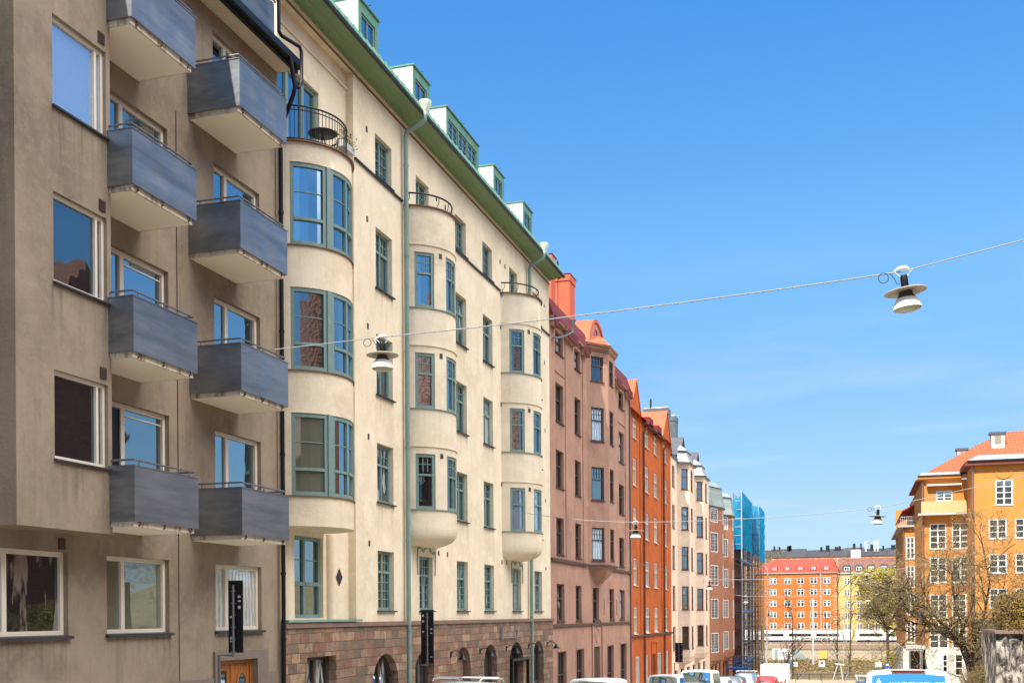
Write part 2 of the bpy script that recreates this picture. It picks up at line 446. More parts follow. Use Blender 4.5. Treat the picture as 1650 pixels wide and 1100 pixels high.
def wall(mb, f, s0, s1, z0, z1, ops=(), dep=.18, seg=None, rv=None):
    """sheet with real openings and reveals. op = (s0,s1,z0,z1[,rise]) ; rv: mesh builder for reveals"""
    rv = rv or mb
    S = {s0, s1}; Z = {z0, z1}
    for o in ops:
        S |= {max(s0, o[0]), min(s1, o[1])}; Z |= {max(z0, o[2]), min(z1, o[3])}
    if seg:
        k = int((s1 - s0) / seg) + 1
        S |= {s0 + (s1 - s0) * i / k for i in range(k + 1)}
    S = sorted(S); Z = sorted(Z)
    S = [x for i, x in enumerate(S) if i == 0 or x - S[i - 1] > 1e-5]
    for i in range(len(S) - 1):
        for j in range(len(Z) - 1):
            a, b, c, d = S[i], S[i + 1], Z[j], Z[j + 1]
            ms, mz = (a + b) / 2, (c + d) / 2
            if any(o[0] < ms < o[1] and o[2] < mz < o[3] for o in ops): continue
            mb.quad(f(a, c, 0), f(b, c, 0), f(b, d, 0), f(a, d, 0))
    for o in ops:
        a, b, c, d = o[:4]; rise = o[4] if len(o) > 4 else 0
        n = max(1, int((b - a) / seg) + 1) if seg else 1
        dd = d - rise
        rv.quad(f(a, c, 0), f(a, c, -dep), f(a, dd, -dep), f(a, dd, 0))
        rv.quad(f(b, c, 0), f(b, dd, 0), f(b, dd, -dep), f(b, c, -dep))
        for k in range(n):
            p, q = a + (b - a) * k / n, a + (b - a) * (k + 1) / n
            rv.quad(f(p, c, 0), f(q, c, 0), f(q, c, -dep), f(p, c, -dep))
            if not rise: rv.quad(f(p, d, 0), f(p, d, -dep), f(q, d, -dep), f(q, d, 0))
        if rise:
            pts = arch_pts(a, b, dd, rise)
            for k in range(len(pts) - 1):
                (p, zp), (q, zq) = pts[k], pts[k + 1]
                mb.quad(f(p, zp, 0), f(q, zq, 0), f(q, d, 0), f(p, d, 0))
                rv.quad(f(p, zp, 0), f(p, zp, -dep), f(q, zq, -dep), f(q, zq, 0))
    return mb
def arch_pts(a, b, z, rise, n=10):
    h = (b - a) / 2; Rr = (h * h + rise * rise) / (2 * rise); cz = z + rise - Rr
    out = []
    for k in range(n + 1):
        x = -h + 2 * h * k / n
        out.append(((a + b) / 2 + x, cz + math.sqrt(max(0, Rr * Rr - x * x))))
    return out

def window(f, op, parent, fr='teal_frame', pane='glass', mull=(.5,), trans=(), fw=.075, bw=.05, dep=.16, bars=(), sill='sill_metal',
           name='window', n=1, sd=.07, thick=.07, sill_h=.045, bar_w=.022, label=None, over=.05):
    """frame mesh (a part) with a pane and a sill as sub-parts. bars: (s0,s1,z0,z1,ns,nz) fractions"""
    a, b, c, d = op[:4]; rise = op[4] if len(op) > 4 else 0
    w, h = b - a, d - c
    m = MB(); D0, D1 = -dep + .004, -dep + thick
    dd = d - rise
    m.fbox(f, a, a + fw, c, dd, D0, D1); m.fbox(f, b - fw, b, c, dd, D0, D1)
    m.fbox(f, a + fw, b - fw, c, c + fw, D0, D1 - .003, n)
    if not rise: m.fbox(f, a + fw, b - fw, d - fw, d, D0, D1 - .003, n)
    else:
        P = arch_pts(a, b, dd, rise); Q = [((p - (a + b) / 2) * (1 - 2 * fw / w) + (a + b) / 2, z - fw) for p, z in P]
        for k in range(len(P) - 1):
            m.quad(f(P[k][0], P[k][1], D1), f(P[k + 1][0], P[k + 1][1], D1), f(Q[k + 1][0], Q[k + 1][1], D1), f(Q[k][0], Q[k][1], D1))
            m.quad(f(Q[k][0], Q[k][1], D1), f(Q[k + 1][0], Q[k + 1][1], D1), f(Q[k + 1][0], Q[k + 1][1], D0), f(Q[k][0], Q[k][1], D0))
    cuts = [c + fw] + [c + h * t for t in trans] + [(dd if rise else d) - fw]
    for t in mull:
        x = a + w * t
        m.fbox(f, x - bw / 2, x + bw / 2, c + fw, (d if rise else d - fw) - (.02 if rise else 0), D0, D1 - .006)
    xs = [a + fw] + [a + w * t for t in mull] + [b - fw]
    for t in trans:
        z = c + h * t
        for i in range(len(xs) - 1):
            m.fbox(f, xs[i] + (bw / 2 if i else 0), xs[i + 1] - (bw / 2 if i < len(xs) - 2 else 0), z - bw / 2, z + bw / 2, D0, D1 + .012, n)
    for (x0, x1, z0, z1, ns, nz) in bars:
        X0, X1, Z0, Z1 = a + w * x0, a + w * x1, c + h * z0, c + h * z1
        for i in range(1, ns):
            x = X0 + (X1 - X0) * i / ns; m.fbox(f, x - bar_w / 2, x + bar_w / 2, Z0, Z1, D0, D0 + .03)
        for i in range(1, nz):
            z = Z0 + (Z1 - Z0) * i / nz; m.fbox(f, X0, X1, z - bar_w / 2, z + bar_w / 2, D0, D0 + .033, n)
    o = m.build(name, fr, parent)
    if label: o['label'] = label
    p = MB()
    if rise:
        P = arch_pts(a, b, dd, rise); p.poly(f(a, c, -dep + .012), f(b, c, -dep + .012), *[f(x, z, -dep + .012) for x, z in reversed(P)])
    else:
        for k in range(n):
            x0, x1 = a + w * k / n, a + w * (k + 1) / n
            p.quad(f(x0, c, -dep + .012), f(x1, c, -dep + .012), f(x1, d, -dep + .012), f(x0, d, -dep + .012))
    p.build('pane', pane, o, merge='keep')
    if sill:
        s_ = MB()
        i = len(s_.v)
        k2 = max(1, n)
        for k in range(k2):
            x0 = a - over + (w + 2 * over) * k / k2; x1 = a - over + (w + 2 * over) * (k + 1) / k2
            s_.quad(f(x0, c + .01, -dep + thick), f(x1, c + .01, -dep + thick), f(x1, c - .012, sd), f(x0, c - .012, sd))
            s_.quad(f(x0, c - .012, sd), f(x1, c - .012, sd), f(x1, c - sill_h, sd), f(x0, c - sill_h, sd))
            s_.quad(f(x0, c - sill_h, sd), f(x1, c - sill_h, sd), f(x1, c - sill_h, .003), f(x0, c - sill_h, .003))
        s_.quad(f(a - over, c - .0, .0), f(a - over, c - .012, sd), f(a - over, c - sill_h, sd), f(a - over, c - sill_h, 0))
        s_.quad(f(b + over, c - .0, .0), f(b + over, c - .012, sd), f(b + over, c - sill_h, sd), f(b + over, c - sill_h, 0))
        s_.build('sill', sill, o)
    return o
def streaks(f, op, parent, seed, h=1.1):
    # grime washed down the wall from both ends of a sill
    a, b, c = op[:3]; m = MB(); fade = []
    for k in range(6):
        z0, z1 = c - .06 - h * k / 6, c - .06 - h * (k + 1) / 6
        m.quad(f(a - .1, z0, .0035), f(b + .1, z0, .0035), f(b + .1, z1, .0035), f(a - .1, z1, .0035)); fade += [1 - k / 6, 1 - k / 6, 1 - (k + 1) / 6, 1 - (k + 1) / 6]
    o = m.build('rain_stain', 'rain_stain', parent, merge=False)
    at = o.data.color_attributes.new('fade', 'FLOAT_COLOR', 'POINT')
    for i, v in enumerate(fade): at.data[i].color = (v, v, v, 1)
def stain_mat():
    m = bpy.data.materials.new('rain_stain'); t, n, l = nt(m); n.clear()
    out = n.new('ShaderNodeOutputMaterial'); d = n.new('ShaderNodeBsdfDiffuse'); d.inputs[0].default_value = (.1, .085, .065, 1); tp = n.new('ShaderNodeBsdfTransparent'); mx = n.new('ShaderNodeMixShader')
    o, no = noise_mix(n, l, None, (0, 0, 0), (1, 1, 1), 1.0, 8, .48, .82, scl=(9, 9, .5))
    at = n.new('ShaderNodeAttribute'); at.attribute_name = 'fade'
    mu = n.new('ShaderNodeMath'); mu.operation = 'MULTIPLY'; l.new(o, mu.inputs[0]); l.new(at.outputs['Fac'], mu.inputs[1])
    m2 = n.new('ShaderNodeMath'); m2.operation = 'MULTIPLY'; m2.inputs[1].default_value = .5; l.new(mu.outputs[0], m2.inputs[0])
    l.new(m2.outputs[0], mx.inputs[0]); l.new(tp.outputs[0], mx.inputs[1]); l.new(d.outputs[0], mx.inputs[2]); l.new(mx.outputs[0], out.inputs[0]); M['rain_stain'] = m
stain_mat()
PANES = ['glass', 'glass', 'glass_lo', 'glass', 'glass_half', 'glass_lo', 'glass_curtain']
rp = random.Random(3)

# ground height along the street (it runs downhill away from the camera)
GP = [(-120, 4.5), (-20, -.75), (0, -1.75), (22, -3.05), (28, -3.38), (40, -4.1), (60, -5.1), (80, -6.0), (92, -6.5), (110, -7.1), (126, -7.6), (134, -7.8)]
def gz(y):
    if y <= GP[0][0]: return GP[0][1]
    for (a, za), (b, zb) in zip(GP, GP[1:]):
        if a <= y <= b: return za + (zb - za) * (y - a) / (b - a)
    return GP[-1][1]
WX = -13.4
F = street(WX)

def block(mb, X0, X1, Y0, Y1, z0, z1, sides='lrbt'):
    if 'l' in sides: mb.quad((X0, Y0, z0), (X1, Y0, z0), (X1, Y0, z1), (X0, Y0, z1))
    if 'r' in sides: mb.quad((X0, Y1, z0), (X1, Y1, z0), (X1, Y1, z1), (X0, Y1, z1))
    if 'b' in sides: mb.quad((X0, Y0, z0), (X0, Y1, z0), (X0, Y1, z1), (X0, Y0, z1))
    if 't' in sides: mb.quad((X0, Y0, z1), (X1, Y0, z1), (X1, Y1, z1), (X0, Y1, z1))
    return mb

# =================================================================== GREY BUILDING
def grey_building():
    T = thing('apartment_building', 'grey-brown rendered apartment building with sheet metal balconies, nearest on the left', 'building', (WX, 12, gz(12)))
    ops = []
    gf = [(13.75, 16.65, -.32, 1.16), (17.73, 19.73, -.32, 1.16), (21.46, 23.45, -.32, 1.16)]
    fl = [(8.5, 10.0), (5.55, 7.07), (2.6, 4.12), (11.45, 12.9)]
    L = [(17.7, 19.76, z0, z1) for z0, z1 in fl]; Rr = [(21.48, 23.46, z0, z1) for z0, z1 in fl]
    door = (21.56, 23.15, -3.3, -.98)
    w = MB(); wall(w, F, -12, 24.35, -5.5, 13.3, gf + L + Rr + [door], .17)
    # extra windows further left, out of the picture but on the same facade
    block(w, -26, WX, -12, 24.35, -5.5, 13.3, 'lrb')
    w.build('wall', 'gray_stucco', T)
    for i, o in enumerate(gf):
        streaks(F, o, T, i, .8)
        window(F, o, T, 'white_frame', ('glass_shade', 'glass_green', 'glass_curtain')[i], ((.5,) if i == 0 else (.31,)), fw=.085, bw=.11, dep=.17, sd=.09, sill_h=.06)
    for col, lst in ((0, L), (1, Rr)):
        for i, o in enumerate(lst):
            pn = 'glass' if not (col == 0 and i == 2) else 'glass_lo'
            window(F, o, T, 'white_frame', pn, (.33,), fw=.085, bw=.12, dep=.17, sill=None, bars=((.36, .96, .86, .865, 1, 2),) if (col == 0 and i in (1, 2)) else ())
    m = MB(); m.fbox(F, 17.8, 18.34, 1.85, 4.0, -.15, -.135); m.build('open_doorway', 'black_metal', T, )['label'] = 'open balcony door, dark inside'  # black sheet over the pane, painted for the dark room behind
    # projecting bay at the left
    bx = -12.68; fb = street(bx); b = MB()
    bo = [(15.45, 16.84, z0, z1) for z0, z1 in ((11.5, 13.0), (8.54, 10.06), (5.6, 7.1), (2.65, 4.13))]
    wall(b, fb, 14.56, 16.95, 1.48, 13.3, bo, .14)
    b.quad((WX, 14.56, 1.48), (bx, 14.56, 1.48), (bx, 14.56, 13.3), (WX, 14.56, 13.3))
    b.quad((WX, 16.95, 1.48), (bx, 16.95, 1.48), (bx, 16.95, 13.3), (WX, 16.95, 13.3))
    b.quad((WX, 14.56, 1.48), (bx, 14.56, 1.48), (bx, 16.95, 1.48), (WX, 16.95, 1.48))
    bay = b.build('bay', 'gray_stucco', T)
    for i, o in enumerate(bo):
        streaks(fb, o, T, i, 1.1)
        window(fb, o, T, 'white_frame', ('glass_blind', 'glass_blind', 'glass_dark', 'glass_dark')[i], (.86,), fw=.06, bw=.06, dep=.14, sd=.06, over=.02)
    # small wall vents
    for s, z in ((16.62, 10.25), (16.62, 7.28), (16.62, 4.32), (16.4, 1.3)):
        v = MB(); ff = fb if z > 2 else F
        v.fbox(ff, s, s + .17, z - .1, z + .1, .002, .02)
        for k in range(5): v.fbox(ff, s + .01, s + .16, z - .085 + k * .036, z - .07 + k * .036, .02, .03)
        v.build('vent', 'brown_frame', T)
    # balconies
    zb = [1.70, 4.71, 7.68, 10.64]
    for (y0, y1) in ((16.86, 18.87), (20.49, 22.5)):
        for k, z in enumerate(zb):
            x1 = -12.15; x0 = WX if y0 > 18 else WX
            p = MB()
            p.box(x1 - .03, x1, y0, y1, z, z + .98)
            p.box(x0 + .002, x1 - .03, y0, y0 + .03, z, z + .98); p.box(x0 + .002, x1 - .03, y1 - .03, y1, z, z + .98)
            p.box(x0 + .004, x1 + .012, y0 - .012, y0 + .05, z + .98, z + 1.0); p.box(x1 - .05, x1 + .012, y0 + .05, y1 + .012, z + .98, z + 1.0); p.box(x0 + .004, x1 - .05, y1 - .05, y1 + .012, z + .98, z + 1.0)
            o = p.build('balcony', 'balcony_sheet', T)
            s = MB(); s.box(x0 + .003, x1 - .06, y0 + .05, y1 - .06, z - .09, z + .06); s.build('slab', 'slab_edge', o)
            s = MB(); s.box(x0 + .003, x1 - .10, y0 + .09, y1 - .10, z - .094, z - .0905); s.build('soffit', 'slab_white', o)
            r = MB(); zr = z + 1.1
            r.tube([(x0 + .02, y0 + .06, zr), (x1 - .06, y0 + .06, zr), (x1 - .06, y1 - .06, zr), (x0 + .02, y1 - .06, zr)], .02, 8)
            for (px, py) in ((x0 + .25, y0 + .06), (x1 - .35, y0 + .06), (x1 - .06, y0 + .22), (x1 - .06, (y0 + y1) / 2), (x1 - .06, y1 - .22)):
                r.tube([(px, py, z + .9), (px, py, zr)], .012, 6)
            r.build('handrail', 'gray_steel', o, smooth=True)
            for yy in (y0 + .2, y0 + .95, y1 - .2):
                hk = MB(); hk.tube([(x1 - .035, yy, z + .01), (x1 - .02, yy, z - .05), (x1 - .06, yy, z - .075)], .014, 6); hk.build('fixing', 'brown_frame', o)
    # eaves
    s = MB(); s.box(WX + .003, -12.93, -12, 24.38, 13.3, 13.36); s.build('soffit', 'soffit_cream', T)
    e = MB()
    e.box(-12.93, -12.86, -12, 24.42, 13.22, 13.44); e.box(-12.86, -12.72, -12, 24.42, 13.3, 13.33); e.box(-12.75, -12.72, -12, 24.42, 13.33, 13.46)
    e.build('gutter', 'black_metal', T)
    r = MB(); r.quad((-12.9, -12, 13.45), (-12.9, 24.4, 13.45), (-19, 24.4, 16.6), (-19, -12, 16.6)); r.quad((-19, -12, 16.6), (-19, 24.4, 16.6), (-26, 24.4, 13.4), (-26, -12, 13.4))
    r.quad((-12.9, 24.4, 13.45), (-19, 24.4, 16.6), (-26, 24.4, 13.3), (-12.9, 24.4, 13.3)); r.quad((-12.9, -12, 13.45), (-19, -12, 16.6), (-26, -12, 13.3), (-12.9, -12, 13.3))
    r.build('roof', 'dark_metal', T)
    p = MB(); p.box(-13.13, -13.1, 17.5, 23.7, 13.55, 14.58); p.box(-15.2, -13.13, 23.67, 23.7, 13.55, 14.58)
    o = p.build('parapet', 'balcony_sheet', T, )
    q = MB(); q.tube([(-13.08, 17.5, 14.64), (-13.08, 23.72, 14.64), (-15, 23.72, 14.64)], .025, 8)
    for k in range(6): q.tube([(-13.08, 17.8 + k * 1.15, 14.5), (-13.08, 17.8 + k * 1.15, 14.64)], .012, 6)
    q.build('handrail', 'gray_steel', o, smooth=True)
    # downpipes
    d = MB(); d.tube([(-13.27, 24.27, -5), (-13.27, 24.27, 9), (-13.27, 24.27, 11.6), (-13.2, 24.2, 11.9), (-12.72, 23.9, 12.45), (-12.68, 23.92, 12.65), (-12.72, 23.75, 13.3)], .052, 12)
    for z in (-1.9, -.6, 1.0, 3.9, 6.9, 9.8): d.tube([(-13.27, 24.27, z), (-13.27, 24.27, z + .07)], .066, 12)
    d.build('downpipe', 'black_metal', T, smooth=True)
    d = MB(); d.tube([(-13.0, 22.9, 14.62), (-12.86, 23.35, 14.56), (-12.83, 23.42, 14.45), (-12.83, 23.42, 13.75), (-12.8, 23.5, 13.68), (-12.62, 24.05, 13.66), (-12.6, 24.1, 13.55), (-12.6, 24.1, 12.85), (-12.64, 24.0, 12.65)], .045, 12)
    d.build('downpipe', 'black_metal', T, smooth=True)
    # lightning wire down the wall
    d = MB(); d.tube([(-13.385, 20.05, z) for z in (10.5, 4.0, 1.7, -5)], .008, 5); d.build('wire', 'brown_frame', T)
    # plinth
    p = MB(); p.fbox(F, -12, 21.34, -5.5, -1.35, .003, .03); p.fbox(F, 23.65, 24.2, -5.5, -1.35, .003, .03); p.build('plinth', 'gray_plinth', T)
    # door with surround
    s = MB(); s.fbox(F, 21.34, 21.56, -5.4, -.78, .003, .06); s.fbox(F, 23.15, 23.65, -5.4, -.78, .003, .06); s.fbox(F, 21.56, 23.15, -.98, -.78, .003, .06)
    s.build('door_surround', 'gray_plinth', T)
    d = MB(); dp = -.16
    d.fbox(F, 21.56, 23.15, -1.08, -.98, dp, dp + .07); d.fbox(F, 21.56, 21.66, -3.3, -1.08, dp, dp + .07); d.fbox(F, 22.2, 22.3, -3.3, -1.08, dp, dp + .07); d.fbox(F, 23.05, 23.15, -3.3, -1.08, dp, dp + .07)
    d.fbox(F, 21.66, 22.2, -3.3, -2.4, dp, dp + .04); d.fbox(F, 21.66, 21.78, -2.4, -1.08, dp, dp + .05); d.fbox(F, 22.08, 22.2, -2.4, -1.08, dp, dp + .05); d.fbox(F, 21.78, 22.08, -1.22, -1.08, dp, dp + .05)
    for k in range(6):
        a = 22.31 + k * .122; d.fbox(F, a, a + .108, -3.3, -1.09, dp, dp + .05)
    o = d.build('door', 'door_wood', T)
    g = MB(); g.fbox(F, 21.78, 22.08, -2.4, -1.22, dp + .005, dp + .02)
    pts = [(22.68 + .2 * math.cos(t * PI / 10), -1.58 + .3 * math.sin(t * PI / 10)) for t in range(20)]
    g.poly(*[F(a, z, dp + .062) for a, z in pts]); g.build('pane', 'glass_lo', o)
    g = MB(); g.tube([F(a, z, dp + .06) for a, z in pts] + [F(*pts[0], dp + .06)], .03, 8); g.build('porthole_ring', 'door_wood', o, smooth=True)
    g = MB(); g.tube([F(22.38, -2.3, dp + .05), F(22.38, -2.3, dp + .11), F(22.38, -2.05, dp + .11), F(22.38, -2.05, dp + .05)], .012, 6); g.build('handle', 'steel', o)
    return T
grey_building()

# =================================================================== CREAM BUILDING
def cream_building():
    T = thing('apartment_building', 'cream rendered building with teal windows, round bays and green metal roof', 'building', (WX, 37, gz(37)))
    rows = [(.15, 1.92), (3.36, 5.1), (6.54, 8.32), (9.69, 11.47), (12.99, 14.24)]
    ops = []; win = []
    for (a, b) in ((30.2, 31.42), (37.07, 38.25), (40.15, 41.32), (47.1, 48.35)):
        for i, (z0, z1) in enumerate(rows):
            o = (a, b, z0, z1); ops.append(o); win.append((o, i))
    for (a, b) in ((33.5, 34.7), (43.8, 45.05)):
        o = (a, b, .15, 1.92); ops.append(o); win.append((o, 0))
    fr = [(33.4, 34.55, 12.9, 14.2), (43.6, 44.75, 12.9, 14.28)]
    ops += fr
    w = MB(); wall(w, F, 28.7, 49.85, -.18, 15.57, ops, .2)
    # recess with the large bow
    XR = -13.62; FR = street(XR)
    big = (25.29, 27.1, -.06, 2.08); fd = (24.75, 27.0, 11.66, 14.0)
    wall(w, FR, 24.36, 28.7, -.1, 15.32, [big, fd], .16)
    w.quad((XR, 28.7, -.18), (WX, 28.7, -.18), (WX, 28.7, 15.32), (XR, 28.7, 15.32)); w.quad((XR, 24.36, 15.32), (WX, 24.36, 15.32), (WX, 28.7, 15.32), (XR, 28.7, 15.32))
    w.quad((WX, 24.36, 15.32), (WX, 28.7, 15.32), (WX, 28.7, 15.57), (WX, 24.36, 15.57))
    block(w, -26, WX, 24.36, 49.85, -5.6, 15.57, 'lrb')
    w.build('wall', 'cream_stucco', T)
    # ledge line in the recess, belt at the fifth floor, cornice line
    m = MB(); m.fbox(FR, 24.4, 28.695, 14.85, 14.9, .003, .05)
    m.build('moulding', 'cream_stucco', T)
    m = MB()
    for a, b in ((28.72, 32.2), (34.9, 42.3), (45.6, 49.85)): m.fbox(F, a, b, 12.9, 12.94, .003, .07)
    m.build('string_course', 'sill_metal', T)
    m = MB(); m.fbox(F, 24.36, 49.88, 15.29, 15.33, .003, .04); m.build('cornice_line', 'brass_trim', T)
    # green cove, gutter and roof edge
    def prof(P, mat, name, y0=24.4, y1=50.05, sm=True):
        m = MB(); m.loft([[(x, y, z) for x, z in P] for y in (y0, y1)]); return m.build(name, mat, T, smooth=sm)
    P = [(WX + .003, 15.5), (WX + .04, 15.5), (WX + .06, 15.56), (WX + .3, 15.575), (WX + .32, 15.6), (WX + .36, 15.6), (WX + .64, 15.61), (WX + .65, 15.66), (WX, 15.66)]
    prof(P, 'green_soffit', 'cove')
    P = [(-12.75, 15.58), (-12.66, 15.585), (-12.65, 15.66), (-12.75, 15.66)]
    prof(P, 'dark_metal', 'gutter')
    m = MB(); m.loft([[(-12.75, y, 15.665), (-12.68, y, 15.665), (-12.80, y, 15.95), (-12.87, y, 15.95)] for y in (24.4, 50.05)])
    for k in range(60):
        y = 24.5 + k * .43; m.loft([[(-12.7, y + q, 15.67), (-12.66, y + q, 15.68), (-12.8, y + q, 15.99), (-12.84, y + q, 15.99)] for q in (0, .04)])
    m.build('roof_edge', 'green_metal', T)
    m = MB(); m.quad((-12.83, 24.36, 15.8), (-12.83, 49.95, 15.8), (-15.4, 49.95, 17.7), (-15.4, 24.36, 17.7)); m.quad((-15.4, 24.36, 17.7), (-15.4, 49.95, 17.7), (-26, 49.95, 19), (-26, 24.36, 19))
    m.quad((-12.83, 49.95, 15.6), (-12.83, 49.95, 15.8), (-15.4, 49.95, 17.7), (-26, 49.95, 19), (-26, 49.95, 15.5)); m.quad((-12.83, 24.36, 15.6), (-12.83, 24.36, 15.8), (-15.4, 24.36, 17.7), (-26, 24.36, 19), (-26, 24.36, 13))
    m.build('roof', 'green_metal', T)
    # dormers
    for i, (a, b) in enumerate(((25.0, 26.4), (28.87, 30.28), (32.96, 34.42), (36.0, 39.47), (41.25, 42.65), (45.33, 46.76))):
        fx = -13.3; zt = 17.52; fd_ = street(fx)
        wn = 3 if i == 3 else 1
        os_ = [(a + .22 + k * (b - a - .44) / wn + (.04 if k else 0), a + .22 + (k + 1) * (b - a - .44) / wn - .04, 16.5, zt - .3) for k in range(wn)]
        m = MB(); wall(m, fd_, a, b, 15.9, zt, os_, .08); o = m.build('dormer', 'green_metal', T)
        s = MB(); s.box(-15.6, fx - .002, a + .003, a + .06, 15.9, zt - .004); s.build('dormer_cheek', 'sunlit_green_metal', o); s = MB(); s.box(-15.6, fx - .002, b - .06, b - .003, 15.9, zt - .004); s.build('dormer_cheek', 'sunlit_green_metal', o)
        s = MB(); s.box(-15.7, fx + .05, a - .03, b + .05, zt, zt + .045); s.build('dormer_roof', 'green_metal', o)
        for q in os_:
            window(fd_, q, T, 'teal_frame', 'glass', (.5,), fw=.06, bw=.05, dep=.08, sill=None, thick=.05, bars=((.05, .95, .05, .95, 1, 3),) if i == 3 else ())
        s = MB(); s.tube([(fx, (a + b) / 2, zt + .05), (fx, (a + b) / 2, zt + .12), (fx + .05, (a + b) / 2 + .06, zt + .15)], .012, 5); s.build('snow_hook', 'dark_metal', o)
    # flat wall windows
    tall = ((.06, .94, .05, .6, 1, 3), (.06, .94, .66, .95, 4, 2))
    for o, i in win:
        if i == 0: bars = ((.06, .94, .05, .62, 4, 4), (.06, .94, .68, .95, 4, 2))
        elif i == 4: bars = ((.06, .94, .05, .95, 4, 4),)
        else: bars = ((.06, .94, .68, .95, 4, 2),)
        if 0 < i < 4: streaks(F, o, T, i, 1.0)
        window(F, o, T, 'teal_frame', PANES[rp.randrange(len(PANES))], (.5,), (() if i == 4 else (.65,)), fw=.09, bw=.07, dep=.2, bars=bars, sill='sill_metal', sd=.09, over=.06)
    for o in fr:
        window(F, o, T, 'teal_frame', 'glass', (.5,), (), fw=.09, bw=.09, dep=.2, bars=((.05, .95, .05, .95, 1, 3),), sill=None)
    window(FR, fd, T, 'teal_frame', 'glass', (.3, .68), (), fw=.1, bw=.14, dep=.16, sill=None)
    window(FR, big, T, 'teal_frame', 'glass_lo', (.5,), (.42,), fw=.1, bw=.1, dep=.16, bars=((.03, .97, .45, .97, 1, 2),), sill=None)
    # small vents
    for s in (29.55, 35.2, 36.05, 42.3, 42.95, 48.95):
        for z in (2.1, 5.2, 8.4, 11.5, 14.1):
            if s in (35.2, 36.05) and 2.5 < z < 13: continue
            if s in (42.95,) and 2.5 < z < 13: continue
            v = MB(); v.fbox(F, s, s + .1, z - .09, z + .07, .002, .015); v.build('vent', 'brown_frame', T)
    # bows
    def mkbow(par, z0, z1, sills, wspec, wh, slab, bottom, lab):
        f = bow(*par); n = 18; L = f.L
        ops = []
        for zs in sills:
            for a, b in wspec: ops.append((a, b, zs, zs + wh))
        m = MB(); wall(m, f, 0, L, z0, z1, ops, .1, seg=.16)
        # top
        top = [f(L * k / 24, z1, 0) for k in range(25)]; m.poly(*top)
        bay = m.build('bay', 'cream_stucco', T, smooth=True)
        # bottom
        m = MB()
        if bottom == 'flat':
            m.poly(*[f(L * k / 24, z0, 0) for k in range(25)])
        else:
            c = Vector((par[0], par[1], 0)); rings = []
            for sc, dz in ((1, 0), (.985, -.14), (.94, -.25), (.84, -.35), (.66, -.43), (.4, -.49), (.02, -.52)):
                rings.append([(c.x + (f(L * k / 24, 0, 0)[0] - c.x) * sc, c.y + (f(L * k / 24, 0, 0)[1] - c.y) * (.6 + .4 * sc if sc > .1 else sc), z0 + dz) for k in range(25)])
            m.loft(rings, cap=False)
        m.build('corbel', 'cream_stucco', bay, smooth=True)
        # sill bands and thin eyebrow mouldings
        for zs in sills:
            m = MB(); m.fbox(f, 0, L, zs - .03, zs - .004, .002, .045, 26); m.build('sill_band', 'brass_trim' if bottom == 'flat' else 'teal_frame', bay, smooth=True)
            if bottom != 'flat':
                m = MB(); m.fbox(f, 0, L, zs + wh + .22, zs + wh + .26, .002, .035, 26); m.build('moulding', 'cream_stucco', bay, smooth=True)
        m = MB(); m.fbox(f, -.05, L + .05, slab - .03, slab + .005, -.2, .075, 26)
        m.build('balcony_edge', 'brass_trim', bay, smooth=True)
        return f, bay, ops
    # big bow 1
    f, bay, ops = mkbow((-13.62, 25.7, 1.45, 1.42), 2.2, 11.62, (2.95, 6.02, 9.08), ((.55, 1.5), (1.62, 2.9), (3.05, 4.0)), 2.02, 11.62, 'flat', '1')
    for k, o in enumerate(ops):
        fl = k // 3; wd = k % 3
        pn = [['glass_green', 'glass', 'glass'], ['glass_dark', 'glass', 'glass'], ['glass', 'glass', 'glass']][fl][wd]
        window(f, o, T, 'teal_frame', pn, (.52,) if wd == 1 else (), (.32,), fw=.1, bw=.07, dep=.09, bars=((.06, .94, .35, .95, 1, 2),), sill=None, n=4)
    for zs in (2.95, 6.02, 9.08):   # posts between the lights of bow 1
        for a, b in ((1.495, 1.625), (2.895, 3.055)):
            m = MB(); m.fbox(f, a, b, zs, zs + 2.02, -.09, .012, 3); m.build('post', 'teal_frame', bay)
    # iron balcony rail on top
    r = MB(); L = f.L
    arc1 = [f(L * k / 30, 12.52, -.12) for k in range(31)]; arc0 = [f(L * k / 30, 12.42, -.12) for k in range(31)]
    r.tube(arc1, .022, 6); r.tube(arc0, .014, 6); r.tube([f(L * k / 30, 11.72, -.12) for k in range(31)], .016, 6)
    for k in range(41): r.tube([f(L * k / 40, 11.72, -.12), f(L * k / 40, 12.5, -.12)], .009, 5)
    r.build('railing', 'black_metal', T, smooth=True)
    # bows 2 and 3
    for j, par in enumerate(((-13.4, 33.82, 1.41, 1.1), (-13.4, 43.9, 1.5, 1.2))):
        ws = ((.31, .97), (1.46, 2.38), (2.88, 3.54)) if j == 0 else ((.34, .99), (1.46, 2.69), (3.16, 3.81))
        f, bay, ops = mkbow(par, 2.72, 12.86, (3.34, 6.52, 9.69), ws, 1.74, 12.88, 'round', str(j + 2))
        for k, o in enumerate(ops):
            pn = ['glass_dark', 'glass', 'glass'][k // 3] if j == 0 else ['glass_blind', 'glass_lo', 'glass_dark'][k // 3]
            window(f, o, T, 'teal_frame', pn, (.5,) if k % 3 == 1 else (), (.62,), fw=.1, bw=.06, dep=.1, bars=((.14, .86, .68, .95, 3, 2),), sill=None, n=3)
        for zs in (3.34, 6.52, 9.69): v = MB(); v.fbox(f, 1.16, 1.28, zs + 1.62, zs + 1.78, .002, .012); v.build('vent', 'brown_frame', bay)
        r = MB(); L = f.L; hh = 13.3
        r.tube([f(L * k / 24, hh, -.1) for k in range(25)], .028, 6)
        for k in range(7):
            s = L * (k + .3) / 7
            r.tube([f(s, hh, -.1), f(s, hh - .18, -.1), f(s - .08, hh - .28, -.1), f(s - .12, 12.9, -.1)], .012, 5)
        r.build('railing', 'black_metal', T, smooth=True)
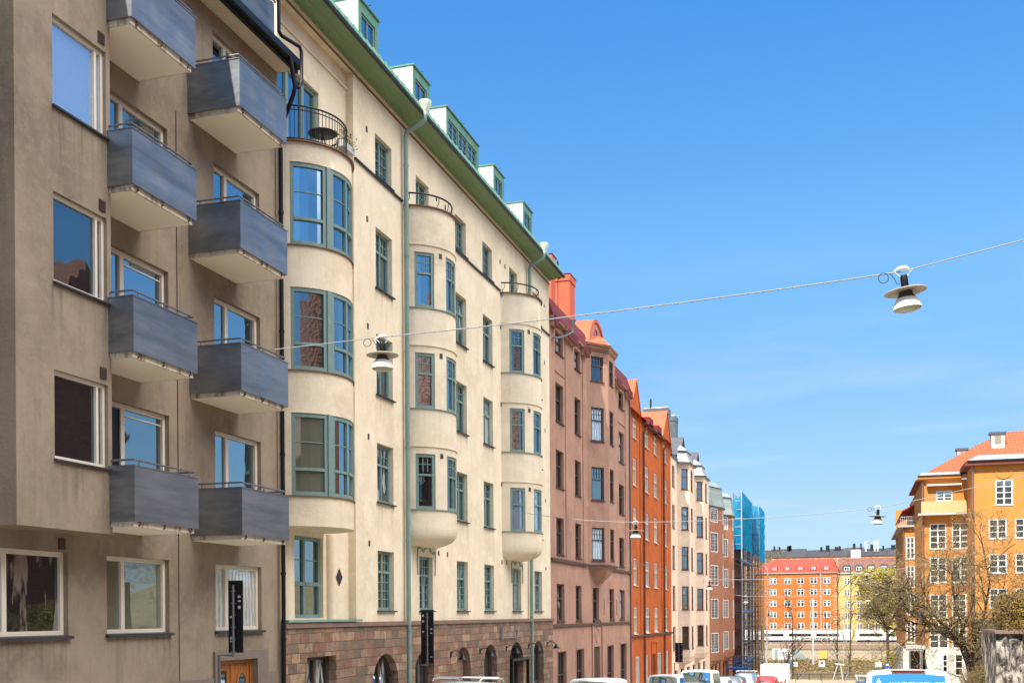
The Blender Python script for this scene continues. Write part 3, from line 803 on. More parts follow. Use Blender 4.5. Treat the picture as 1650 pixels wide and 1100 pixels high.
    # garland relief above the small windows under the bows
    g = MB()
    for c in (34.1, 44.42):
        P = []
        for k in range(25):
            t = k / 24; s = c - .78 + 1.56 * t; P.append(F(s, 2.12 + .1 * math.sin(t * 4 * PI) * (1 if k % 2 else .6) + (.12 if 8 < k < 16 else 0), .02))
        g.tube(P, .025, 5)
        for sg in (-1, 1): g.tube([F(c + sg * .78, 2.12, .02), F(c + sg * .8, 1.7, .02), F(c + sg * .76, 1.3, .02)], .018, 5)
    g.build('garland_relief', 'teal_pipe', T, smooth=True)
    d = MB(); y = 28.05; d.poly(FR(y, .82, .02), FR(y + .2, 1.07, .02), FR(y, 1.32, .02), FR(y - .2, 1.07, .02)); d.build('diamond_ornament', 'dark_metal', T)
    # pilaster left of the large window and ledge
    c = MB()
    c.tube([(XR + .02, 24.95, -.1), (XR + .02, 24.95, 2.2)], .24, 14); c.build('pilaster', 'cream_stucco', T, smooth=True); c = MB(); c.tube([(XR + .02, 27.45, -.1), (XR + .02, 27.45, 2.2)], .16, 14); c.build('pilaster', 'cream_stucco', T, smooth=True)
    c = MB(); c.fbox(FR, 24.4, 28.68, -.16, -.1, .001, .42); c.build('ledge', 'teal_pipe', T)
    # downpipes
    for y in (32.24, 46.17):
        d = MB(); x = -13.26
        d.tube([(x, y, -5.4), (x, y, 14.95), (x + .05, y, 15.1), (x + .5, y + .03, 15.28), (x + .62, y + .05, 15.4), (x + .64, y + .05, 15.6)], .075, 14)
        for z in (-3, -.5, 2.3, 5.2, 8.2, 11.2, 14): d.tube([(x, y, z), (x, y, z + .06)], .088, 14)
        d.build('downpipe', 'teal_pipe', T, smooth=True)
        d = MB(); d.lathe([(.075, 0), (.1, .12), (.19, .3), (.2, .42), (.17, .42)], (x + .64, y + .05, 15.55), 18); d.build('hopper', 'sunlit_green_metal', T, smooth=True)
    # sandstone ground floor
    XB = -13.3; FB = street(XB)
    so = [(25.54, 27.2, -4.2, -1.06), (29.6, 31.45, -4.2, -1.14, .62), (32.85, 34.5, -4.3, -1.14, .5), (36.66, 38.2, -4.7, -1.13, .6), (39.74, 41.35, -4.7, -1.13, .6), (43.0, 44.95, -4.9, -1.14, .6), (46.47, 48.2, -5, -1.15, .6)]
    w = MB(); wall(w, FB, 24.36, 49.85, -6, -.3, so, .3)
    w.quad((WX, 49.85, -6), (XB, 49.85, -6), (XB, 49.85, -.3), (WX, 49.85, -.3))
    w.build('stone_base', 'sandstone', T)
    m = MB(); m.fbox(FB, 24.36, 49.87, -.3, -.18, -.09, .06); m.build('cornice', 'stone_trim', T)
    for i, o in enumerate(so):
        if i == 3:
            m = MB(); P = arch_pts(o[0], o[1], o[3] - .6, .6); m.poly(FB(o[0], o[2], -.29), FB(o[1], o[2], -.29), *[FB(a, z, -.29) for a, z in reversed(P)]); m.build('niche', 'sandstone', T)
            continue
        window(FB, o, T, 'brown_frame', ('glass_half', 'glass_half', 'glass', '', 'glass_lo', 'glass_dark', 'glass')[i], (.5,), (.52,) if i else (.6,), fw=.1, bw=.08, dep=.3, sill=None)  # first two panes: pale inner colour stands for bright street reflections
    m = MB(); m.fbox(FB, 43.05, 43.15, -5, -1.9, -.1, .12); m.fbox(FB, 45.4, 45.52, -5, -1.9, -.1, .12); m.fbox(FB, 43.05, 45.52, -1.9, -1.8, -.1, .12); m.build('entrance_frame', 'black_metal', T)
    # gooseneck wall lamps
    for y in (36.1, 39.25, 42.55, 45.75, 48.75):
        z = -1.35
        l_ = MB(); l_.tube([(XB + .01, y, z), (XB + .12, y, z + .12), (XB + .3, y, z + .1), (XB + .42, y, z - .02)], .018, 6); l_.fbox(FB, y - .05, y + .05, z - .1, z + .1, .001, .03)
        l_.lathe([(.03, .06), (.06, 0), (.16, -.14), (.15, -.15), (.05, -.02)], (XB + .44, y, z - .05), 12)
        l_.build('wall_lamp', 'black_metal', T, smooth=True)
    return T
CR = cream_building()

# restaurant neon sign on the sandstone base
def neon():
    T = thing('shop_sign', 'small silver outline shop sign on the red sandstone ground floor', 'sign', (-13.24, 42.7, -.75))
    f = street(-13.2); m = MB()
    m.fbox(f, 41.7, 41.78, -1.0, -.5, -.06, .03); m.fbox(f, 43.7, 43.76, -.95, -.6, -.06, .03); m.fbox(f, 41.78, 43.7, -.93, -.9, -.02, .02); m.fbox(f, 41.78, 43.7, -.62, -.6, -.02, .02)
    m.build('frame', 'steel', T)
    rr = random.Random(5); m = MB()
    for k in range(7):
        s = 41.95 + k * .25
        P = [f(s + rr.uniform(0, .16), -.87 + rr.uniform(0, .2), .0) for _ in range(4)]
        P = [f(s, -.87, 0), f(s + .02, -.7, 0), f(s + .12, -.67 + rr.uniform(-.03, .02), 0), f(s + .13, -.78, 0), f(s + .05 * (k % 3), -.87, 0)]
        m.tube(P, .012, 5)
    m.build('lettering', 'lamp_disc', T)
neon()

# table, chair and plants on the top balcony of the first bow
def balcony_stuff():
    t = thing('garden_table', 'round black table on the iron railed balcony under the green eaves', 'table', (-12.95, 25.9, 11.66))
    m = MB(); m.lathe([(.0, .7), (.36, .7), (.38, .715), (.36, .73), (0, .73)], (-12.95, 25.9, 11.66), 24); m.build('tabletop', 'black_metal', t, smooth=True)
    for k in range(3):
        a = k * 2.09; m = MB(); m.tube([(-12.95, 25.9, 12.36), (-12.95 + .1 * math.cos(a), 25.9 + .1 * math.sin(a), 12.0), (-12.95 + .26 * math.cos(a), 25.9 + .26 * math.sin(a), 11.665)], .014, 6); m.build('leg', 'black_metal', t)
    t = thing('planter_box', 'planter with pale plants hanging inside the iron balcony railing', 'planter', (-12.5, 26.3, 12.1))
    m = MB(); m.box(-12.62, -12.42, 26.0, 26.7, 12.05, 12.22); m.build('box', 'pale_zinc', t)
    rr = random.Random(2); m = MB()
    for k in range(160):
        c = Vector((-12.52 + rr.gauss(0, .09), 26.35 + rr.gauss(0, .22), 12.3 + rr.gauss(0, .1))); a = Vector((rr.gauss(0, 1), rr.gauss(0, 1), rr.gauss(0, 1))).normalized() * .04; b = Vector((rr.gauss(0, 1), rr.gauss(0, 1), rr.gauss(0, 1))).normalized() * .03
        m.quad(c - a, c + b, c + a, c - b)
    m.build('foliage', 'bud_leaf', t)
balcony_stuff()

# =================================================================== ROW OF COLOURED BUILDINGS
def poly_bay(T, pts, z0, z1, mat, wins, fr, dep=.12, panes=None, corbel=None, bars=(), trans=(.62,), sill='brown_frame'):
    """polygonal bay: pts plan outline; wins[i] = list of (frac0, frac1, z0, z1) for facet i"""
    m = MB(); fs = []
    for i in range(len(pts) - 1):
        f = line(pts[i], pts[i + 1]); ops = [(a * f.L, b * f.L, c, d) for a, b, c, d in wins.get(i, [])]
        wall(m, f, 0, f.L, z0, z1, ops, dep); fs.append((f, ops))
    m.poly(*[(x, y, z1) for x, y in pts])
    if corbel is None: m.poly(*[(x, y, z0) for x, y in pts])
    bay = m.build('bay', mat, T)
    if corbel:
        cx = sum(p[0] for p in pts) / len(pts) * .3 + pts[0][0] * .7; cy = sum(p[1] for p in pts) / len(pts)
        rings = [[(pts[0][0] + (x - pts[0][0]) * s, cy + (y - cy) * s2, z0 - dz) for x, y in pts] for s, s2, dz in corbel]
        c = MB(); c.loft(rings); c.build('corbel', mat, bay)
    for i, (f, ops) in enumerate(fs):
        for k, o in enumerate(ops):
            window(f, o, T, fr, (panes or PANES)[rp.randrange(len(panes or PANES))], (.5,) if (o[1] - o[0]) > .9 else (), trans, fw=.08, bw=.06, dep=dep, bars=bars, sill=sill, sd=.06)
    return bay

def pink_building():
    Y0, Y1 = 49.87, 69.1
    T = thing('apartment_building', 'dusty pink building with brown windows, angular bay and orange arched gable', 'building', (WX, 59, gz(59)))
    rows = [(-.32, 1.45), (2.87, 4.62), (6.05, 7.84), (9.18, 11.03), (12.46, 13.5)]
    cols = [(50.95, 52.42), (54.72, 55.98), (62.9, 64.2), (65.8, 67.35)]
    ops = [(a, b, c, d) for a, b in cols for c, d in rows] + [(58.56, 60.1, -.32, 1.43)]
    base = [(51.0, 52.75, -4.3, -1.8), (54.72, 56.5, -4.3, -1.8), (62.2, 64.0, -5.4, -1.82), (65.95, 67.8, -5.4, -1.82)]; door = (58.8, 60.35, -5.3, -1.78)
    slits = [(61.3, 61.5, -.05, .85), (64.75, 64.95, -.05, .85)]
    w = MB(); wall(w, F, Y0, Y1, -6.5, 13.8, ops + base + [door] + slits, .22)
    block(w, -26, WX, Y0, Y1, -6.5, 13.72, 'lrb'); w.build('wall', 'pink_stucco', T)
    for o in ops: window(F, o, T, 'brown_frame', PANES[rp.randrange(len(PANES))], (.5,), (.6,), fw=.08, bw=.06, dep=.22, sill='brown_frame', sd=.08)
    for o in base: window(F, o, T, 'brown_frame', 'glass_lo', (.33, .66), (.55,), fw=.08, bw=.06, dep=.22, sill=None)
    m = MB(); m.fbox(F, door[0], door[1], door[2], door[3], -.2, -.14); m.fbox(F, 59.5, 59.64, -5.2, -1.9, -.14, -.1); m.build('door', 'brown_frame', T)
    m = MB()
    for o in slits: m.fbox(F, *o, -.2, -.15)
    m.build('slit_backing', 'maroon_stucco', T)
    m = MB()
    m.fbox(F, Y0, 58.2, -.6, -.48, .002, .1); m.fbox(F, 60.7, Y1, -.6, -.48, .002, .1)
    m.poly(F(58.1, -.55, .1), F(60.8, -.55, .1), F(59.45, -.2, .1)); m.fbox(F, 58.1, 60.8, -.62, -.55, .002, .1)
    m.fbox(F, Y0, 57.2, 2.5, 2.64, .002, .12); m.fbox(F, 62.3, Y1, 2.5, 2.64, .002, .12)
    m.build('string_course', 'brown_frame', T)
    m = MB()   # shallow lesene frames between columns
    for y in (52.75, 56.4, 64.5, 67.7): m.fbox(F, y, y + .06, 2.7, 13.5, .002, .04)
    for y in (52.75, 67.7): m.fbox(F, y - 1.95, y - .002, 11.5, 11.56, .002, .04)
    for o in base: m.fbox(F, o[0] - .1, o[0] - .01, o[2], o[3] + .12, .002, .03)
    m.fbox(F, 58.2, 58.5, -5.6, -.65, .002, .08); m.fbox(F, 60.6, 60.9, -5.6, -.65, .002, .08)
    P = [F(59.55 + .5 * math.cos(t * PI / 12), -1.15 + .36 * math.sin(t * PI / 12), .01) for t in range(25)]; m.tube(P, .03, 5)
    m.build('moulding', 'pink_stucco', T)
    ci = [(1, 1, 0), (.97, .97, -0.0), (.9, .85, .12), (.75, .62, .45), (.4, .36, .8), (.2, .12, 1.0)]
    bay = poly_bay(T, [(WX, 57.45), (-12.5, 58.65), (-12.5, 60.45), (WX, 61.7)], 2.6, 14.0, 'pink_stucco',
             {0: [(.2, .78, c, d) for c, d in ((2.85, 4.6), (6.05, 7.82), (9.2, 11.0), (12.4, 13.72))], 1: [(.18, .72, c, d) for c, d in ((2.9, 4.6), (6.1, 7.85), (9.2, 11.0), (12.4, 13.7))]}, 'brown_frame',
             corbel=ci, bars=((.08, .92, .66, .94, 4, 2),), panes=['glass', 'glass', 'glass_curtain', 'glass_dark'])
    m = MB(); pts = [(WX, 57.3), (-12.4, 58.6), (-12.4, 60.55), (WX, 61.8)]
    m.loft([[(x, y, z) for x, y in pts] for z in (2.52, 2.62)]); m.build('cornice', 'brown_frame', bay)
    m = MB(); c = (-13.4, 60)
    def sc(k): return [(c[0] + (x - c[0]) * k, c[1] + (y - c[1]) * k) for x, y in [(WX, 57.45), (-12.5, 58.65), (-12.5, 60.45), (WX, 61.7)]]
    m.loft([[(x, y, z) for x, y in sc(k)] for k, z in ((1.02, 14.0), (1.12, 14.12), (1.12, 14.2), (1.2, 14.26), (1.2, 14.32))]); m.build('cornice', 'pink_stucco', bay)
    m = MB(); m.loft([[(x, y, z) for x, y in sc(k)] for k, z in ((1.22, 14.33), (.55, 15.0), (.1, 15.3))]); m.build('bay_roof', 'orange_roof', bay)
    # eave, steep mansard
    m = MB(); m.box(WX + .002, -13.2, Y0, 57.0, 13.8, 13.88); m.build('eave', 'pink_stucco', T)
    m = MB(); m.box(WX + .002, -13.2, 62.5, Y1, 13.8, 13.88); m.build('eave', 'pink_stucco', T)
    for (a, b) in ((50.0, 50.7), (52.6, 54.5), (56.1, 57.1), (62.6, 62.9), (64.4, 65.6), (67.6, 69.0)):
        m = MB(); m.box(WX + .002, -13.18, a, b, 13.45, 13.8); m.build('eave_return', 'pink_stucco', T)
        m = MB(); m.box(-13.179, -13.12, a, b, 13.47, 13.9); m.build('eave_fascia', 'dark_red_roof', T)
    m = MB()
    m.quad((-13.19, Y0, 13.885), (-13.19, Y1, 13.885), (-13.52, Y1, 14.86), (-13.52, Y0, 14.86)); m.quad((-13.52, Y0, 14.86), (-13.52, Y1, 14.86), (-16, Y1, 16.6), (-16, Y0, 16.6)); m.quad((-16, Y0, 16.6), (-16, Y1, 16.6), (-26, Y1, 17.5), (-26, Y0, 17.5))
    for y in (Y0 + .01, Y1): m.poly((-13.2, y, 13.7), (-13.2, y, 13.9), (-13.52, y, 14.86), (-16, y, 16.6), (-26, y, 17.4), (-26, y, 13.7))
    m.build('roof', 'dark_red_roof', T)
    m = MB(); m.lathe([(.05, -.5), (.05, -.1), (.17, .15), (.17, .2)], (-12.85, 52.2, 14.0), 12); m.tube([(-12.85, 52.2, 13.6), (-13.1, 51.0, 13.1), (-13.3, 50.2, 12.9)], .05, 8); m.build('hopper', 'gray_steel', T, smooth=True)
    # arched gable
    yc, hw, zs, zt = 59.55, 2.15, 13.9, 16.05
    P = [(yc - hw * math.cos(t * PI / 20), zs + (zt - zs) * math.sin(t * PI / 20)) for t in range(21)]
    m = MB(); m.poly(*[(-13.32, y, z) for y, z in P]); g = m.build('gable', 'pink_stucco', T)
    m = MB()
    for (ya, za), (yb, zb) in zip(P, P[1:]):
        m.quad((-13.25, ya, za), (-13.25, yb, zb), (-16.2, yb, zb), (-16.2, ya, za))
        m.quad((-13.25, ya, za), (-13.25, yb, zb), (-13.25, yc + (yb - yc) * .9, zs + (zb - zs) * .92), (-13.25, yc + (ya - yc) * .9, zs + (za - zs) * .92))
        m.quad((-13.25, yc + (yb - yc) * .9, zs + (zb - zs) * .92), (-13.25, yc + (ya - yc) * .9, zs + (za - zs) * .92), (-13.33, yc + (ya - yc) * .9, zs + (za - zs) * .92), (-13.33, yc + (yb - yc) * .9, zs + (zb - zs) * .92))
    m.build('gable_roof', 'orange_roof', g, smooth=True)
    m = MB(); P = [(-13.3, yc - .3 + .38 * math.cos(t * PI / 12), 15.1 + .4 * math.sin(t * PI / 12)) for t in range(25)]; m.tube(P, .04, 5); m.build('moulding', 'orange_roof', g)
    m = MB(); m.poly(*[(-13.305, p[1], p[2]) for p in P[:24]]); m.build('pane', 'glass_dark', g)
    # chimneys
    for (x0, x1, y0, y1, z) in ((-16.6, -15, 56.3, 57.15, 18.85), (-16.3, -15, 60.2, 61.5, 18.95)):
        m = MB(); m.box(x0, x1, y0, y1, 14, z - .35); m.box(x0 - .05, x1 + .05, y0 - .05, y1 + .05, z - .35, z); c = m.build('chimney', 'orange_roof', T)
        m = MB(); m.box(x0 - .08, x1 + .08, y0 - .08, y1 + .08, z, z + .04); m.build('chimney_cap', 'dark_red_roof', c)
    m = MB(); m.tube([(-14.95, 57.5, 16), (-14.95, 57.5, 18.9)], .02, 6); m.tube([(-14.95, 57.5, 17.9), (-14.7, 57.5, 18.0)], .05, 6); m.tube([(-14.95, 57.5, 18.1), (-14.95, 57.5, 18.8)], .05, 6); m.build('antenna', 'dark_metal', T)
    m = MB(); m.fbox(F, Y1 - .12, Y1 - .02, -6, 13.4, .002, .1); m.build('downpipe', 'gray_steel', T)
    return T
pink_building()

def orange_building():
    Y0, Y1 = 69.12, 85.75
    T = thing('apartment_building', 'deep orange narrow building with white window frames and two pointed gables', 'building', (WX, 77, gz(77)))
    rows = [(-1.3, .43), (1.82, 3.59), (5.02, 6.82), (8.25, 10.02), (11.3, 12.6)]
    cols = [(70.3, 71.5), (74.65, 76.0), (78.15, 79.5), (82.45, 83.9)]
    ops = [(a, b, c, d) for a, b in cols for c, d in rows]
    base = [(70.8, 72.3, -6.0, -2.78), (74.4, 75.5, -6, -2.8), (79.3, 80.85, -6, -2.8), (82.8, 84.1, -6, -2.8)]; door = (77.0, 78.4, -6.2, -2.82)
    w = MB(); wall(w, F, Y0, Y1, -7, 12.75, ops + base + [door], .24)
    block(w, -26, WX, Y0, Y1, -7, 12.75, 'lrb'); w.build('wall', 'orange_stucco', T)
    for o in ops: window(F, o, T, 'white_frame', PANES[rp.randrange(len(PANES))], (.5,), (.62,), fw=.1, bw=.08, dep=.2, thick=.16, sill='white_frame', sd=.08)
    for o in base: window(F, o, T, 'white_frame', 'glass_curtain', (.5,), (), fw=.12, bw=.1, dep=.2, thick=.16, sill=None)
    m = MB(); m.fbox(F, *door, -.2, -.12); m.build('door', 'mahogany', T)
    m = MB(); m.fbox(F, Y0, Y1, -1.52, -1.4, .002, .12); m.build('string_course', 'brown_frame', T)
    m = MB()
    for y in (72.6, 81.2): m.fbox(F, y, y + .07, -1.3, 12.7, .002, .05)
    for y in (76.6, 78.6): m.fbox(F, y, y + .09, -6, -2.0, .002, .06)
    m.fbox(F, 76.6, 78.69, -2.0, -1.9, .002, .06); m.build('moulding', 'orange_stucco', T)
    for y in (73.7, 81.95):
        m = MB(); m.tube([(-13.3, y, -6.8), (-13.3, y, 12.1), (-13.1, y + .1, 12.5)], .07, 8)
        for z in (-4, -1, 3, 7, 11): m.tube([(-13.3, y, z), (-13.3, y, z + .08)], .085, 8)
        m.build('downpipe', 'maroon_stucco', T, smooth=True)
    # gables
    for (a, ap, b, zt) in ((69.3, 71.6, 73.4, 15.2), (81.5, 84.1, 86.0, 15.3)):
        m = MB(); m.poly((WX + .004, a, 12.7), (WX + .004, b, 12.7), (WX + .004, ap, zt)); g = m.build('gable', 'orange_stucco', T)
        m = MB(); e = .3
        n1 = Vector((0, -(zt - 12.7), (ap - a))).normalized() * .08; n2 = Vector((0, (zt - 12.7), (b - ap))).normalized() * .08
        for (ya, yb, nn) in ((a, ap, n1), (b, ap, n2)):
            za = 12.5; dy = (yb - ya)
            A = Vector((-13.34, ya - dy * .08, 12.7 - (zt - 12.7) * .08)); B = Vector((-13.34, yb, zt)); C = Vector((-16.5, yb, zt)); D = Vector((-16.5, ya - dy * .1, A.z))
            m.loft([[A, B, C, D], [p + nn for p in (A, B, C, D)]])
        m.build('gable_roof', 'orange_roof', g)
    m = MB(); m.box(WX + .002, -13.05, 73.5, 81.4, 12.7, 12.85); m.build('gutter', 'maroon_stucco', T)
    m = MB(); m.quad((-13.08, Y0, 12.86), (-13.08, Y1, 12.86), (-16.2, Y1, 15.3), (-16.2, Y0, 15.3)); m.quad((-16.2, Y0, 15.3), (-16.2, Y1, 15.3), (-26, Y1, 16), (-26, Y0, 16))
    m.build('roof', 'orange_roof', T)
    for (a, b) in ((74.5, 76.1), (78.0, 79.6)):
        m = MB(); m.box(-14.6, -13.05, a, b, 12.62, 13.3); m.build('dormer', 'dark_red_roof', T)
    return T
orange_building()

def bell_roof(T, pts, levels, mat, rim='dark_metal'):
    c = (pts[0][0] - .2, (pts[0][1] + pts[-1][1]) / 2)
    def ring(k, z): return [(c[0] + (x - c[0]) * k, c[1] + (y - c[1]) * k, z) for x, y in pts]
    m = MB(); m.loft([ring(k, z) for k, z in levels]); r = m.build('bay_roof', mat, T)
    for (k, z) in levels[1:-1:4]:
        m = MB(); m.loft([ring(k + .02, z - .03), ring(k + .05, z), ring(k + .02, z + .04)]); m.build('roof_seam', rim, r)
    return r

def peach_building():
    Y0, Y1 = 85.77, 109.55
    T = thing('apartment_building', 'pale peach building with two bays under silvery curved roofs and dark gables', 'building', (WX, 97, gz(97)))
    rows = [(-2.85, -1.03), (.3, 2.18), (3.5, 5.35), (6.7, 8.55), (9.95, 11.6)]
    cols = [(86.45, 87.75), (95.0, 96.3), (106.0, 107.3)]
    ops = [(a, b, c, d) for a, b in cols for c, d in rows]
    base = [(y, y + 1.7, -7, -4.5) for y in (87, 90.5, 94, 97.5, 101, 104.5)]
    w = MB(); wall(w, F, Y0, Y1, -8, 12.36, ops + base, .2); block(w, -26, WX, Y0, Y1, -8, 12.2, 'lrb'); w.build('wall', 'peach_stucco', T)
    for o in ops: window(F, o, T, 'mahogany', PANES[rp.randrange(len(PANES))], (.5,), (.6,), fw=.09, bw=.07, dep=.2, sill='brown_frame')
    for o in base: window(F, o, T, 'brown_frame', 'glass_dark', (.5,), (), dep=.2, sill=None)
    ci = [(1, 1, 0), (.96, .97, .4), (.8, .9, .8), (.45, .8, 1.05), (.1, .75, 1.1)]
    for (a, b, c, d) in ((89.1, 89.6, 92.6, 93.6), (98.2, 98.8, 101.9, 102.9)):
        pts = [(WX, a), (-12.5, b), (-12.5, c), (WX, d)]
        bay = poly_bay(T, pts, -3.1, 12.0, 'peach_stucco', {0: [(.34, .9, z0, z1) for z0, z1 in rows], 1: [(.3, .65, z0, z1) for z0, z1 in rows]}, 'mahogany', corbel=ci, panes=['glass', 'glass_lo', 'glass_half'])
        bell_roof(bay, pts, [(1.1, 12.0), (1.12, 12.08), (.98, 12.25), (.78, 12.75), (.74, 13.05), (.76, 13.1), (.5, 13.5), (.1, 13.8)], 'bay_zinc')
    m = MB(); m.quad((-13.33, Y0, 12.35), (-13.33, Y1, 12.35), (-16.5, Y1, 14), (-16.5, Y0, 14)); m.quad((-16.5, Y0, 14), (-16.5, Y1, 14), (-26, Y1, 15), (-26, Y0, 15)); m.build('roof', 'slate', T)
    m = MB(); m.box(WX + .002, -13.3, Y0, 89.0, 12.2, 12.4); m.build('gutter', 'black_metal', T)
    for (ap) in (94.3, 103.6):
        a, b, zt, zb = ap - 3.2, ap + 2.2, 14.85, 12.4
        m = MB(); m.poly((-13.8, a, zb), (-13.8, b, zb), (-13.8, ap, zt)); g = m.build('gable', 'peach_stucco', T)
        m = MB()
        for ya in (a, b):
            dy = ap - ya; A = Vector((-13.6, ya, zb)); B = Vector((-13.6, ap, zt)); C = Vector((-17.5, ap, zt)); D = Vector((-17.5, ya, zb)); nn = Vector((0, 0, .09))
            m.loft([[A, B, C, D], [p + nn for p in (A, B, C, D)]])
        m.build('gable_roof', 'slate', g)
    for (x0, x1, y0, y1, z) in ((-15.85, -13.95, 88, 89.3, 16.35), (-15.75, -14.93, 98.3, 100, 17.5)):
        m = MB(); m.box(x0, x1, y0, y1, 12.5, z - .45); m.box(x0 - .04, x1 + .04, y0 - .04, y1 + .04, z - .45, z); m.tube([(x0, y0, z), (x1, y0, z)], .06, 8); c = m.build('chimney', 'chimney_metal', T)
    m = MB(); m.tube([(-15.3, 88, 16.3), (-15.3, 88, 17.1)], .07, 8); m.build('flue', 'dark_metal', T)
    return T
peach_building()

def brown_building():
    Y0, Y1 = 109.57, 131.2
    T = thing('apartment_building', 'reddish brown building with white gridded windows and grey-green bay roofs', 'building', (WX, 120, gz(120)))
    rows = [(-3.9, -1.95), (-.5, 1.43), (2.75, 4.75), (6.05, 8.0), (9.0, 10.4)]
    cols = [(116.6, 117.9), (128.0, 129.3)]
    ops = [(a, b, c, d) for a, b in cols for c, d in rows[:4]]
    base = [(y, y + 1.5, -8, -5.2) for y in (110.5, 114, 117.5, 121, 125)]
    w = MB(); wall(w, F, Y0, Y1, -9, 10.4, ops + base, .15); block(w, -26, WX, Y0, Y1, -9, 10.4, 'lrb'); w.build('wall', 'brown_stucco', T)
    gb = ((.08, .92, .06, .94, 4, 6),)
    for o in ops: window(F, o, T, 'white_paint', 'glass_lo', (.5,), (), fw=.1, bw=.08, dep=.1, sill=None, bars=gb, bar_w=.04)
    for o in base: window(F, o, T, 'brown_frame', 'glass_dark', (), (), dep=.15, sill=None)
    ci = [(1, 1, 0), (.9, .95, .5), (.6, .85, .8), (.2, .8, 1)]
    for (a, b, c, d, w0, w1) in ((109.9, 112.9, 114.4, 116.0, .1, .66), (120.6, 122.2, 124.6, 126.2, .1, .62)):
        pts = [(WX, a), (-12.5, b), (-12.5, c), (WX, d)]
        bay = poly_bay(T, pts, -4.2, 10.45, 'brown_stucco', {0: [(w0, w1, z0, z1) for z0, z1 in rows], 1: [(.3, .75, z0, z1) for z0, z1 in rows]}, 'white_paint', corbel=ci, dep=.06, bars=gb, trans=(), sill=None, panes=['glass_lo'])
        bell_roof(bay, pts, [(1.1, 10.45), (1.12, 10.55), (.98, 11.3), (.92, 11.9), (.86, 12.3), (.86, 12.5), (.6, 12.95), (.3, 13.1)], 'green_zinc')
    m = MB(); m.quad((-13.36, Y0, 10.41), (-13.36, Y1, 10.41), (-15.2, Y1, 12.3), (-15.2, Y0, 12.3)); m.quad((-15.2, Y0, 12.3), (-15.2, Y1, 12.3), (-26, Y1, 13), (-26, Y0, 13)); m.build('roof', 'green_zinc', T)
brown_building()

